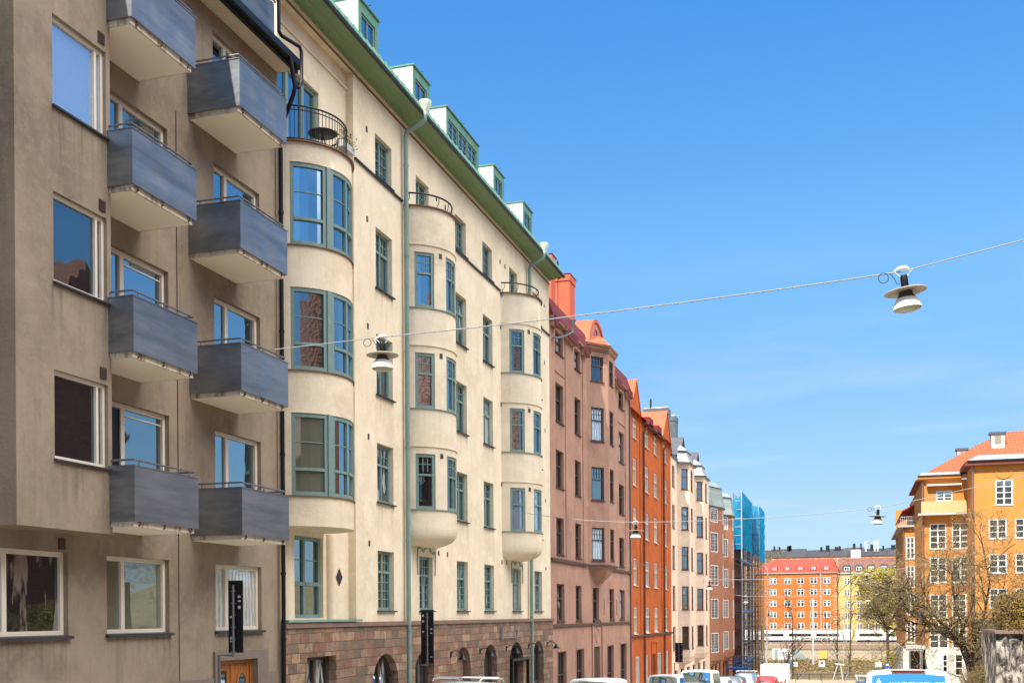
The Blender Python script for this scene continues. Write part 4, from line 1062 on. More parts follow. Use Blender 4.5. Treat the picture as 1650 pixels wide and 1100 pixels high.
def scaffold_building():
    Y0, Y1 = 131.25, 146.5
    T = thing('apartment_building', 'dark red building in shade behind the scaffolding, last in the left row', 'building', (WX, 139, gz(134)))
    rows = [(-4.2, -2.3), (-.9, 1.0), (2.4, 4.3), (5.7, 7.6), (9, 10.8)]
    ops = [(y, y + 1.3, c, d) for y in (132.5, 136, 139.5, 143) for c, d in rows]
    w = MB(); wall(w, F, Y0, Y1, -10, 12, ops, .15); block(w, -26, WX, Y0, Y1, -10, 12, 'lrbt'); w.build('wall', 'maroon_stucco', T)
    for o in ops: window(F, o, T, 'lamp_disc', 'glass_dark', (.5,), (.6,), fw=.12, dep=.15, sill=None)
    S = thing('scaffolding', 'tall steel scaffolding with blue netting around the far end of the left row', 'scaffolding', (-12.4, 140, -7.8))
    m = MB(); ys = [131.2 + 1.9 * k for k in range(9)]
    for y in ys:
        for x in (-12.35, -13.2): m.tube([(x, y, -8), (x, y, 14)], .05, 5)
    zl = [-6 + 2 * k for k in range(10)]
    for z in zl:
        for x in (-12.35, -13.2): m.tube([(x, ys[0], z), (x, ys[-1], z)], .04, 5)
        m.tube([(-12.35, ys[0], z + 1), (-12.35, ys[-1], z + 1)], .035, 5); m.tube([(-12.35, ys[0], z + .5), (-12.35, ys[-1], z + .5)], .03, 5)
    for k in range(7): m.tube([(-12.33, ys[k % 8], -6 + 2 * k), (-12.33, ys[k % 8 + 1], -4 + 2 * k)], .035, 5)
    m.build('tube_frame', 'gray_steel', S)
    m = MB()
    for z in zl: m.box(-13.15, -12.4, ys[0], ys[-1], z + .05, z + .12)
    m.build('deck', 'dark_metal', S)
    # tower past the building's end
    m = MB(); xs = [-13.2, -12.4, -11.6]; ty = [146.6, 149.4, 152.2, 155.2]
    for x in xs + [-12.0, -12.8]:
        for y in ty: m.tube([(x, y, -8), (x, y, 13)], .05, 5)
    for z in [-7 + .66 * k for k in range(30)]:
        for y in (ty[0], ty[-1]): m.tube([(-13.2, y, z), (-11.6, y, z)], .035, 5)
        m.tube([(-11.6, ty[0], z), (-11.6, ty[-1], z)], .035, 5)
    for k in range(9): m.tube([(-13.1, 146.5, -7 + 2 * k), (-11.7, 146.5, -5 + 2 * k)], .03, 5)
    m.build('tower_frame', 'rusty_tube', S)
    m = MB()
    for z in zl: m.box(-13.15, -11.65, 146.7, 147.6, z + .05, z + .1)
    m.build('tower_deck', 'dark_metal', S)
    m = MB()
    for z in (-5.9, -.0, 6): m.box(-12.32, -12.28, 131.0, 146.3, z + .1, z + .3)
    m.build('toe_board', 'steel_blue', S)
    m = MB(); m.box(-13.3, -11.0, 124, 127, -6.2, -6.05)
    for z in (-5.75, -5.3, -4.85):
        m.box(-13.3, -11.0, 124, 124.08, z, z + .14); m.box(-11.08, -11.0, 124.08, 127, z, z + .14)
    for x in (-13.3, -12.2, -11.08): m.box(x, x + .08, 123.9, 124, -8, -4.7)
    m.build('loading_platform', 'steel_blue', S)
    m = MB(); m.box(-11.58, -11.5, 149.8, 154.8, -5.0, -1.6); m.build('hoarding_panel', 'plywood', S)
    # netting
    rr = random.Random(4)
    def net(P0, P1, z0, z1l, z1r, name='netting'):
        m = MB(); f = line(P0, P1); n = max(4, int(f.L / .35)); k = 14
        for i in range(n):
            for j in range(k):
                def P(a, b):
                    s = f.L * a / n; zt = z1l + (z1r - z1l) * a / n; z = z0 + (zt - z0) * b / k
                    return f(s, z, .05 + .07 * math.sin(a * 1.7) + .05 * math.sin(b * 2.3 + a))
                m.quad(P(i, j), P(i + 1, j), P(i + 1, j + 1), P(i, j + 1))
        return m.build(name, 'tarp', S, smooth=True)
    net((-12.3, 131.0), (-12.3, 145.0), 7.6, 14.2, 14.0)
    net((-13.35, 131.0), (-12.33, 131.0), 7.4, 13.0, 13.6)
    net((-12.3, 146.2), (-11.55, 146.3), 7.4, 13.8, 13.7)
    net((-11.5, 146.4), (-11.5, 155.0), 6.8, 13.8, 13.7)
    m = MB()
    for z in (8, 9, 10, 11, 12, 13): m.tube([(-13.35, 130.95, z), (-12.3, 130.95, z)], .03, 5)
    m.tube([(-12.25, 130.95, -8), (-12.25, 130.95, 14.3)], .06, 6); 
    m.build('guard_rail', 'pale_zinc', S)
scaffold_building()

# =================================================================== RIGHT ORANGE BUILDING
def right_building():
    T = thing('apartment_building', 'sunlit ochre orange building with clay tile roof on the right', 'building', (12, 110, -7))
    fa = line((10.38, 108), (26, 108)); fb = line((6.42, 113), (10.38, 113)); fc = line((5.3, 128), (7.2, 128))
    A = lambda x0, x1, z0, z1: (x0 - 10.38, x1 - 10.38, z0, z1)
    B = lambda x0, x1, z0, z1: (x0 - 6.42, x1 - 6.42, z0, z1)
    C = lambda x0, x1, z0, z1: (x0 - 5.3, x1 - 5.3, z0, z1)
    oa = [A(12.3, 13.75, 9.5, 11.78)] + [A(x, x + 1.5, z, z + 1.78) for x in (11.73, 13.9, 16.1, 18.3) for z in (6.5, 3.4, .3)] + [A(16.5, 17.9, 9.5, 11.78)]
    ob = [B(7.65, 9.1, 10.5, 11.5)] + [B(x, x + 1.5, z, z + 2.45) for x in (7.05, 9.03) for z in (5.95, 2.75)] + [B(7.05, 8.6, -.6, 1.7), B(9.0, 10.3, -.6, 1.7), B(6.98, 8.7, -3.5, -.9), B(9.0, 10.3, -3.5, -.9)]
    oc = [C(5.6, 6.47, z, z + 2.4) for z in (5.75, 2.65, -.3, -3.35)]
    m = MB(); wall(m, fa, 0, 15.6, -3.4, 13.25, oa, .12)
    wall(m, fb, 0, 3.96, -3.5, 12.5, ob, .12); wall(m, fc, 0, 1.9, -3.9, 9.2, oc, .12)
    # long side walls facing the street
    m.quad((6.42, 113, -3.5), (6.42, 127, -3.5), (6.42, 127, 12.5), (6.42, 113, 12.5)); m.quad((10.38, 108, -3.4), (10.38, 113, -3.4), (10.38, 113, 13.25), (10.38, 108, 13.25))
    m.quad((5.3, 128, -3.9), (5.3, 150, -3.9), (5.3, 150, 9.2), (5.3, 128, 9.2)); m.quad((7.2, 128, -3.9), (7.2, 127, -3.9), (7.2, 127, 9.2), (7.2, 128, 9.2))
    m.quad((26, 108, -7), (26, 150, -7), (26, 150, 13.2), (26, 108, 13.2)); m.quad((5.3, 150, -7), (26, 150, -7), (26, 150, 13), (5.3, 150, 13))
    m.quad((5.3, 128, 9.2), (7.2, 128, 9.2), (7.2, 150, 9.2), (5.3, 150, 9.2))
    m.build('wall', 'right_orange', T)
    # upper set-back storey of the left wing
    m = MB(); m.quad((6.6, 130, 9.2), (10, 130, 9.2), (10, 130, 12.6), (6.6, 130, 12.6)); m.quad((6.6, 130, 9.2), (6.6, 148, 9.2), (6.6, 148, 12.6), (6.6, 130, 12.6)); m.build('upper_storey', 'brown_stucco', T)
    g6 = lambda ns, nz: ((.05, .47, .05, .95, 2, nz), (.53, .95, .05, .95, 2, nz))
    for o in oa + ob + oc:
        f = fa if o in oa else (fb if o in ob else fc)
        hh = o[3] - o[2]
        window(f, o, T, 'white_paint', 'glass_far', (.5,), (), fw=.11, bw=.13, dep=.1, sill='white_frame', bars=((.05, .95, .04, .96, 1, 4 if hh > 2 else 3),), bar_w=.07, sd=.06)
    # stone base
    m = MB(); m.box(6.3, 10.3, 112.85, 113.2, -8, -3.5); m.box(10.25, 26, 107.85, 108.2, -8, -3.4); m.box(6.25, 6.6, 112.85, 127, -8, -3.5); m.box(5.2, 5.5, 128, 150, -8, -3.9); m.box(5.2, 7.2, 127.9, 128.2, -8, -3.9)
    m.build('stone_base', 'rusticated', T)
    for (x0, x1, z0, z1) in ((8.2, 8.5, -5.7, -4.15), (9.3, 9.85, -6.0, -4.1), (11.2, 12.1, -4.9, -4.3)):
        y = 112.8 if x1 < 10.3 else 107.8
        m = MB(); m.box(x0, x1, y, y + .06, z0, z1); m.build('base_window', 'glass_dark', T)
        m = MB(); m.box(x0 - .1, x0, y - .03, y + .05, z0 - .1, z1 + .1); m.box(x1, x1 + .1, y - .03, y + .05, z0 - .1, z1 + .1); m.box(x0, x1, y - .03, y + .05, z0 - .1, z0)
        for k in range(3): m.box(x0, x1, y - .02, y + .03, z0 + (z1 - z0) * k / 3, z0 + (z1 - z0) * k / 3 + .06)
        m.build('base_window_frame', 'white_paint', T)
    # porch column
    m = MB(); m.box(4.75, 6.4, 109.9, 112.8, -3.45, -3.15); m.box(4.85, 6.3, 110, 112.8, -3.62, -3.45); p = m.build('porch', 'pale_stone', T)
    m = MB(); m.box(5.0, 5.15, 110, 110.2, -7.2, -3.62); m.box(6.05, 6.2, 110, 110.2, -7.2, -3.62); m.build('porch_post', 'gray_steel', p)
    m = MB(); m.box(5.15, 6.05, 111.8, 111.9, -7.2, -3.62); m.build('porch_door', 'brown_frame', p)
    # balcony on the middle block
    m = MB(); m.box(6.3, 10.3, 112.2, 112.3, 9.35, 10.45); m.box(6.3, 6.4, 112.3, 113, 9.35, 10.45)
    for k in range(20): m.box(6.35 + k * .2, 6.37 + k * .2, 112.17, 112.2, 9.4, 10.42)
    b = m.build('balcony', 'balcony_cream', T)
    m = MB(); m.box(6.0, 10.3, 112.1, 113.0, 9.15, 9.33); m.build('balcony_slab', 'pale_stone', b)
    m = MB(); m.box(4.75, 7.2, 127.5, 128, 9.2, 9.38); m.box(4.75, 5.3, 128, 150, 9.2, 9.38); bb = m.build('balcony', 'pale_stone', T)
    m = MB()
    for k in range(12): m.tube([(5.05 + k * .19, 127.65, 9.4), (5.05 + k * .19, 127.65, 10.3)], .02, 5)
    for z in (9.9, 10.3): m.tube([(5.05, 127.65, z), (7.15, 127.65, z)], .025, 5); m.tube([(5.05, 127.65, z), (5.05, 140, z)], .025, 5)
    m.build('balcony_railing', 'pale_zinc', bb)
    # awning cassette
    m = MB(); m.box(6.8, 9.9, 112.4, 112.9, 11.95, 12.08); m.build('awning', 'white_paint', T)
    # eaves and roofs (sloping away)
    m = MB(); m.box(9.75, 26.5, 107.45, 108, 13.1, 13.45); m.box(9.75, 10.38, 108, 113, 13.1, 13.45); m.build('eave', 'maroon_stucco', T)
    m = MB(); m.box(9.9, 26.5, 107.3, 107.45, 13.45, 13.55); m.box(6.0, 10.0, 112.4, 112.55, 12.85, 12.95); m.build('gutter', 'dark_metal', T)
    m = MB(); m.box(6.05, 9.9, 112.6, 113, 12.5, 12.62); m.box(6.0, 10.37, 112.5, 113, 12.62, 12.85); m.build('eave', 'right_orange', T); m = MB(); m.box(5.85, 6.42, 113, 127, 12.5, 12.62); m.build('eave', 'maroon_stucco', T)  # side eave in maroon: its shading is put into the colour
    def roof(P, mat):
        m = MB(); n = Vector((0, 0, .12)); Q = [Vector(p) for p in P]; m.loft([Q, [q + n for q in Q]]); return m.build('roof', mat, T)
    roof([(6.2, 112.55, 12.86), (10.37, 112.55, 12.86), (10.37, 113.4, 13.2), (6.4, 113.4, 13.2)], 'bay_zinc')
    roof([(6.9, 113.4, 13.25), (13.5, 113.4, 13.25), (13.5, 119, 17.1), (11.9, 119, 16.4)], 'clay_tile')
    roof([(6.9, 113.4, 13.25), (11.9, 119, 16.4), (11.9, 148, 16.4), (6.9, 148, 13.25)], 'clay_tile')
    roof([(9.95, 107.4, 13.45), (26, 107.4, 13.45), (26, 108.5, 14.0), (10.9, 108.5, 14.0)], 'bay_zinc')
    roof([(10.9, 108.5, 14.05), (27, 108.5, 14.05), (27, 112.5, 16.6), (14.0, 112.5, 16.6)], 'clay_tile')
    roof([(10.0, 107.6, 13.5), (10.9, 108.5, 14.05), (14.0, 112.5, 16.6), (14.0, 126, 16.6), (10.0, 126, 13.5)], 'clay_tile')
    roof([(5.2, 127.8, 10.9), (9, 127.8, 12.9), (9, 148, 12.9), (5.2, 148, 10.9)], 'red_roof')
    for (x0, x1, y, z0, z1) in ((12.15, 13.3, 109.5, 14.2, 16.3), (9.9, 10.8, 117, 14.5, 16.0)):
        m = MB(); m.box(x0, x1, y, y + .9, z0, z1 - .2); c = m.build('chimney', 'pale_stone', T)
        m = MB(); m.box(x0 - .12, x1 + .12, y - .12, y + 1.02, z1 - .2, z1); m.build('chimney_cap', 'slate', c)
        m = MB(); m.box(x0 + .3, x1 - .3, y - .02, y, z1 - 1.1, z1 - .35); m.build('chimney_vent', 'concrete', c)
    # round moulding and downpipes
    m = MB(); m.tube([(13.0 + .62 * math.cos(t * PI / 16), 107.97, 12.75 - .0 + .5 * math.sin(t * PI / 16) - .35) for t in range(33)], .05, 5); m.build('moulding', 'right_orange', T)
    for (x, y, z0, z1) in ((10.45, 107.88, -3.4, 13.1), (6.5, 112.88, -3.5, 12.5), (5.35, 127.9, -3.9, 9.2)):
        m = MB(); m.tube([(x, y, z0), (x, y, z1)], .07, 8); m.build('downpipe', 'gray_steel', T, smooth=True)
right_building()

# =================================================================== FAR SIDE OF THE WATER
def far_windows(T, f, xs, zs, w, h, fr='white_paint', pane='glass_far', name='window', ops=None):
    for x in xs:
        for z in zs:
            m = MB(); a, b = x - w / 2, x + w / 2
            t = .1
            m.fbox(f, a, a + t, z, z + h, .01, .1); m.fbox(f, b - t, b, z, z + h, .01, .1); m.fbox(f, a + t, b - t, z, z + t, .01, .1); m.fbox(f, a + t, b - t, z + h - t, z + h, .01, .1); m.fbox(f, x - .12, x + .12, z + t, z + h - t, .01, .1)
            m.fbox(f, a + t, x - .12, z + h * .62, z + h * .62 + .1, .01, .09); m.fbox(f, x + .12, b - t, z + h * .62, z + h * .62 + .1, .01, .09)
            o = m.build(name, fr, T)
            m = MB(); m.quad(f(a + .05, z + .05, .02), f(b - .05, z + .05, .02), f(b - .05, z + h - .05, .02), f(a + .05, z + h - .05, .02)); m.build('pane', pane, o, merge='keep')

def far_buildings():
    Y = 300
    T = thing('apartment_building', 'distant bright orange building with red roof behind the white train', 'building', (-14, 305, -7))
    f = line((-25, Y), (-3.55, Y)); m = MB(); m.box(-25, -3.55, Y, Y + 14, -8, 10.3); m.build('wall', 'far_orange', T)
    far_windows(T, f, [x + 25 for x in (-16.3, -13.0, -9.7, -6.4, -20)], (7.55, 4.6, 1.65, -1.3, -4.2), 1.75, 1.55)
    m = MB()
    for k in range(24): m.box(-4.9 if k % 2 else -4.5, -3.5, Y - .08, Y + .0, -5 + k * .62, -4.65 + k * .62)
    for x in (-13, -9.7, -6.4): m.poly(*[(x + .45 * math.cos(t * PI / 8), Y - .05, 6.95 + .3 * math.sin(t * PI / 8)) for t in range(16)])
    m.build('quoins', 'far_peach', T)
    m = MB(); m.box(-25.3, -3.4, Y - .35, Y, 10.3, 10.6); m.build('eave', 'white_stucco', T)
    m = MB(); n = [(-25.4, Y - .5, 10.6), (-3.3, Y - .5, 10.6), (-4.6, Y + 4, 14.2), (-20, Y + 4, 14.2)]; m.quad(*n); m.quad((-4.6, Y + 4, 14.2), (-20, Y + 4, 14.2), (-25.4, Y + 14, 10.6), (-3.3, Y + 14, 10.6)); m.quad((-25.4, Y - .5, 10.6), (-20, Y + 4, 14.2), (-25.4, Y + 14, 10.6)); m.quad((-3.3, Y - .5, 10.6), (-4.6, Y + 4, 14.2), (-3.3, Y + 14, 10.6)); m.build('roof', 'tile_red', T)
    for x in (-19.6, -16.4, -13.0, -9.7, -6.5):
        m = MB(); m.box(x - .75, x + .75, Y - .1, Y + 2.5, 11.0, 12.1); d = m.build('dormer', 'red_roof', T)
        m = MB(); m.box(x - .5, x - .1, Y - .16, Y - .1, 11.15, 11.95); m.box(x + .1, x + .5, Y - .16, Y - .1, 11.15, 11.95); m.build('pane', 'pale_zinc', d)
    m = MB(); m.tube([(-7.9, Y - .1, -5), (-7.9, Y - .1, 10.3)], .12, 6); m.build('downpipe', 'pale_zinc', T)
    T = thing('apartment_building', 'distant pale yellow building with dark dormered roof behind the leafy tree', 'building', (5, 305, -7))
    f = line((-3.5, Y), (24, Y)); m = MB(); m.box(-3.5, 24, Y, Y + 14, -8, 10.0); m.build('wall', 'far_yellow', T)
    far_windows(T, f, [x + 3.5 for x in (-1.3, 1.7, 3.9, 6.1, 8.3, 11.2, 14)], (7.2, 4.2, 1.2, -1.8, -4.6), 1.3, 1.7)
    m = MB(); m.box(-3.6, 24, Y - .35, Y, 10.0, 10.3); m.build('eave', 'white_stucco', T)
    m = MB(); m.quad((-3.5, Y - .4, 10.3), (24, Y - .4, 10.3), (24, Y + 1.2, 12.9), (-3.5, Y + 1.2, 12.9)); m.quad((-3.5, Y + 1.2, 12.9), (24, Y + 1.2, 12.9), (24, Y + 6, 14.3), (-3.5, Y + 6, 14.3)); m.quad((-3.5, Y - .4, 10.3), (-3.5, Y + 1.2, 12.9), (-3.5, Y + 6, 14.3), (-3.5, Y + 14, 10)); m.build('roof', 'tile_brown', T)
    for x in (-1.4, 1.6, 4.6, 7.7, 10.7, 13.7):
        m = MB(); m.box(x - 1.0, x + 1.0, Y - .2, Y + 2, 10.3, 11.9); m.quad((x - 1.1, Y - .25, 11.9), (x - .6, Y - .25, 12.35), (x + .6, Y - .25, 12.35), (x + 1.1, Y - .25, 11.9)); m.quad((x - .6, Y - .25, 12.35), (x + .6, Y - .25, 12.35), (x + .6, Y + 2, 12.35), (x - .6, Y + 2, 12.35)); d = m.build('dormer', 'slate', T)
        m = MB(); m.box(x - .65, x + .65, Y - .3, Y - .2, 10.75, 11.75); m.build('dormer_window', 'white_paint', d)
        m = MB(); m.box(x - .5, x - .08, Y - .34, Y - .3, 10.88, 11.62); m.box(x + .08, x + .5, Y - .34, Y - .3, 10.88, 11.62); m.build('pane', 'glass_dark', d)
    # long ridge row on the hill
    rr = random.Random(11)
    xs = [-62, -44, -34.5, -19, -9.5, -3, 5, 14, 26, 48]
    descr = ['leftmost part of the dark roofed row on the hill', 'dark roofed house on the hill above the scaffolding', 'dark roofed house on the hill behind bare trees', 'dark roofed orange house high on the hill, above the red roof', 'dark roofed house on the hill between two chimneys', 'dark roofed house on the hill with tall peach gable wall', 'dark roofed house on the hill above the yellow building', 'dark roofed house on the hill carrying white antennas', 'rightmost dark roofed house on the hill']
    for i in range(len(xs) - 1):
        x0, x1 = xs[i] + .05, xs[i + 1] - .05; Y = 500; zt = 27.3 + (i * 7 % 3) * .35
        T = thing('apartment_building', descr[i], 'building', ((x0 + x1) / 2, Y, 14), 'dark roofed row on the hill')
        m = MB(); m.box(x0, x1, Y, Y + 12, 12, 24.2); m.build('wall', 'far_peach', T)
        f = line((x0, Y), (x1, Y)); far_windows(T, f, [k * 2.6 + 1.3 for k in range(int((x1 - x0) / 2.6))], (21.8,), 1.2, 1.6)
        m = MB(); m.quad((x0, Y - .5, 24.2), (x1, Y - .5, 24.2), (x1, Y + 3.2, zt), (x0, Y + 3.2, zt)); m.quad((x0, Y + 3.2, zt), (x1, Y + 3.2, zt), (x1, Y + 12, 24.2), (x0, Y + 12, 24.2)); m.quad((x0, Y - .5, 24.2), (x0, Y + 3.2, zt), (x0, Y + 12, 24.2)); m.quad((x1, Y - .5, 24.2), (x1, Y + 3.2, zt), (x1, Y + 12, 24.2)); m.build('roof', 'slate_dark', T)
        for k in range(max(2, int((x1 - x0) / 3.5))):
            x = x0 + 1 + rr.random() * (x1 - x0 - 2.5); h = rr.uniform(.7, 1.9)
            m = MB(); m.box(x, x + rr.uniform(.7, 1.8), Y + 2.2, Y + 3.4, zt - 1.6, zt + h); m.build('chimney', 'dark_metal', T)
        if i == 5:
            m = MB(); m.box(-.6, 3.4, Y - .8, Y + 1.5, 22, 26.9); m.build('gable', 'white_stucco', T)
        if i == 7:
            for x in (5.6, 9.2, 10.4):
                m = MB(); m.tube([(x, Y + 1, 26), (x, Y + 1, 30.4)], .3, 6); m.tube([(x - .5, Y + .8, 29.4), (x + .5, Y + .8, 30.4)], .35, 6); m.build('antenna', 'white_paint', T)
far_buildings()

# train, railway wall, billboards
def railway():
    cars = [(-40, -23.2, 'train carriage at the left, behind the birch trunk'), (-22.9, -.3, 'white train carriage below the orange building'), (.5, 22, 'white train carriage at the right, behind the leafy tree')]
    for x0, x1, lab in cars:
        T = thing('train_carriage', lab, 'train', ((x0 + x1) / 2, 286.5, -7.2), 'carriages of the white train')
        m = MB(); rings = []
        for x, s in ((x0, .9), (x0 + .4, 1), (x1 - .4, 1), (x1, .9)):
            rings.append([(x, 286.5 + y * s, -7.0 + (z) * (1 if s == 1 else .98)) for y, z in ((-1.45, .2), (-1.5, 1.2), (-1.42, 2.2), (-1.0, 2.7), (1, 2.7), (1.42, 2.2), (1.5, 1.2), (1.45, .2))])
        m.loft(rings); m.build('body', 'white_paint', T)
        m = MB(); x = x0 + 1
        w = MB()
        while x < x1 - 4: w.box(x, x + 5.4, 284.96, 285.03, -5.85, -5.2); x += 6.6
        w.build('window_band', 'glass_dark', T)
        b = MB(); b.box(x0 + .5, x1 - .5, 285.3, 287.7, -7.2, -6.8); b.build('underframe', 'dark_metal', T)
        if 'below' in lab:
            g = MB(); rr = random.Random(1); x = -12.2
            while x < -5.5:
                ww = rr.uniform(.2, .5); g.box(x, x + ww, 284.93, 284.97, -6.55, -6.55 + rr.uniform(.2, .42)); x += ww + .12
            g.build('lettering', 'dark_metal', T)
    W = tag(MB().box(-60, 40, 283, 284, -9.0, -7.3).build('railway_parapet', 'rail_wall', None, origin=(-10, 283.5, -9)), 'long brown panelled parapet below the white train', 'wall')
    W = tag(MB().box(-60, 40, 283.2, 284.2, -14, -9.0).build('retaining_wall', 'far_wall', None, origin=(-10, 283.5, -14)), 'pale concrete retaining wall above the river bank', 'wall')
    m = MB(); T = thing('billboard', 'white billboard with phone digits on the retaining wall', 'billboard', (-16.8, 282.9, -11.7))
    m.box(-19.2, -14.3, 282.9, 283.1, -11.7, -8.9); m.build('panel', 'white_paint', T)
    m = MB(); m.box(-18.7, -17.8, 282.84, 282.9, -11.6, -9.0); m.build('stripe', 'green_zinc', T)
    lettering('070', 1.3, T, (-.75, -.06, 1.1), 'dark_metal')
    T = thing('mural_panel', 'green and white slanting painted panel beside the phone number billboard', 'panel', (-12, 282.9, -11.7)); m = MB(); m.box(-13.9, -13, 282.95, 283.1, -11.7, -8.9)
    m.loft([[(-13, y, -11.7), (-10.5, y, -11.5), (-13, y, -9.2)] for y in (282.95, 283.1)]); m.build('panel', 'green_zinc', T)
    m = MB(); m.box(-7.9, -6.0, 282.9, 283.1, -11.3, -9.4); tag(m.build('notice_board', 'sign_yellow', None, origin=(-7, 283, -11.3)), 'pale yellow square board on the retaining wall', 'board')
    # catenary pole
    T = thing('catenary_mast', 'grey railway mast with cross arm in front of the orange building', 'mast', (-5.9, 200, -7)); m = MB(); m.tube([(-5.9, 178, -8), (-5.9, 178, 2.2)], .16, 8); m.build('pole', 'pale_zinc', T)
    m = MB(); m.tube([(-5.9, 178, -.2), (-2.0, 178, -.25)], .07, 6); m.tube([(-2.0, 178, -.25), (-2.0, 178, -3)], .05, 6); m.tube([(-4, 178, -.2), (-4, 178, -3)], .05, 6); m.build('arm', 'dark_metal', T)
railway()

# =================================================================== GROUND, STREET, WATER
def sheet_mesh(name, mat, prof_fn, x0, x1, ys, dz=0, nx=1):
    m = MB()
    for (a, b) in zip(ys, ys[1:]):
        for i in range(nx):
            p, q = x0 + (x1 - x0) * i / nx, x0 + (x1 - x0) * (i + 1) / nx
            m.quad((p, a, prof_fn(a) + dz), (q, a, prof_fn(a) + dz), (q, b, prof_fn(b) + dz), (p, b, prof_fn(b) + dz))
    return struct(m.build(name, mat, None))
FULL = GP + [(136, -13.9), (268, -14.6), (272, -13.8), (283, -11.8), (283.6, -11.8), (283.7, -7.3), (300, -7.2), (340, -4), (420, 13), (520, 15), (1500, 20)]
def gfull(y):
    if y <= FULL[0][0]: return FULL[0][1]
    for (a, za), (b, zb) in zip(FULL, FULL[1:]):
        if a <= y <= b: return za + (zb - za) * (y - a) / (b - a)
    return FULL[-1][1]
ys = [y for y, _ in FULL]
sheet_mesh('ground', 'earth', gfull, -900, 900, [-400] + ys)
sy = [-60, -20, 0, 22, 28, 40, 60, 80, 92, 110, 126, 133.5]
sheet_mesh('road', 'asphalt', gz, -10.9, 2.3, sy, .015)
sheet_mesh('parking_ground', 'gravel', gz, -10.5, 4.4, [112, 126, 133.6], .03)
for nm, a, b in (('pavement', WX, -10.9), ('pavement', 2.3, 4.4)):
    m = MB()
    for p, q in zip(sy, sy[1:]):
        if q > 126: continue
        zz = (gz(p) + .13, gz(q) + .13)
        m.quad((a, p, zz[0]), (b, p, zz[0]), (b, q, zz[1]), (a, q, zz[1]))
        e = b if a < -11 else a
        m.quad((e, p, zz[0]), (e, p, zz[0] - .14), (e, q, zz[1] - .14), (e, q, zz[1]))
    struct(m.build(nm, 'pavement_stone', None))
    m = MB(); e0, e1 = ((b - .12, b + .01) if a < -11 else (a - .01, a + .12))
    for p, q in zip(sy, sy[1:]):
        if q > 126: continue
        m.loft([[(e0, p, gz(p) + .0), (e1, p, gz(p) + .0), (e1, p, gz(p) + .137), (e0, p, gz(p) + .137)], [(e0, q, gz(q)), (e1, q, gz(q)), (e1, q, gz(q) + .137), (e0, q, gz(q) + .137)]])
    struct(m.build('kerb', 'kerb_stone', None))
w = MB(); w.box(-300, 300, 135.5, 269.5, -14.4, -14.0); struct(w.build('water', 'water', None))

# railing of the car park by the water
T = thing('fence', 'low dark railing along the edge of the gravel car park', 'fence', (-4, 131, -7.7)); m = MB()
for k in range(12): m.tube([(-10 + k * 1.3, 131, -7.75), (-10 + k * 1.3, 131, -6.9)], .04, 6)
m.build('post', 'dark_metal', T)
m = MB(); m.tube([(-10, 131, -6.95), (4.3, 131, -6.95)], .045, 6); m.tube([(-10, 131, -7.3), (4.3, 131, -7.3)], .03, 6); m.build('rail', 'dark_metal', T)

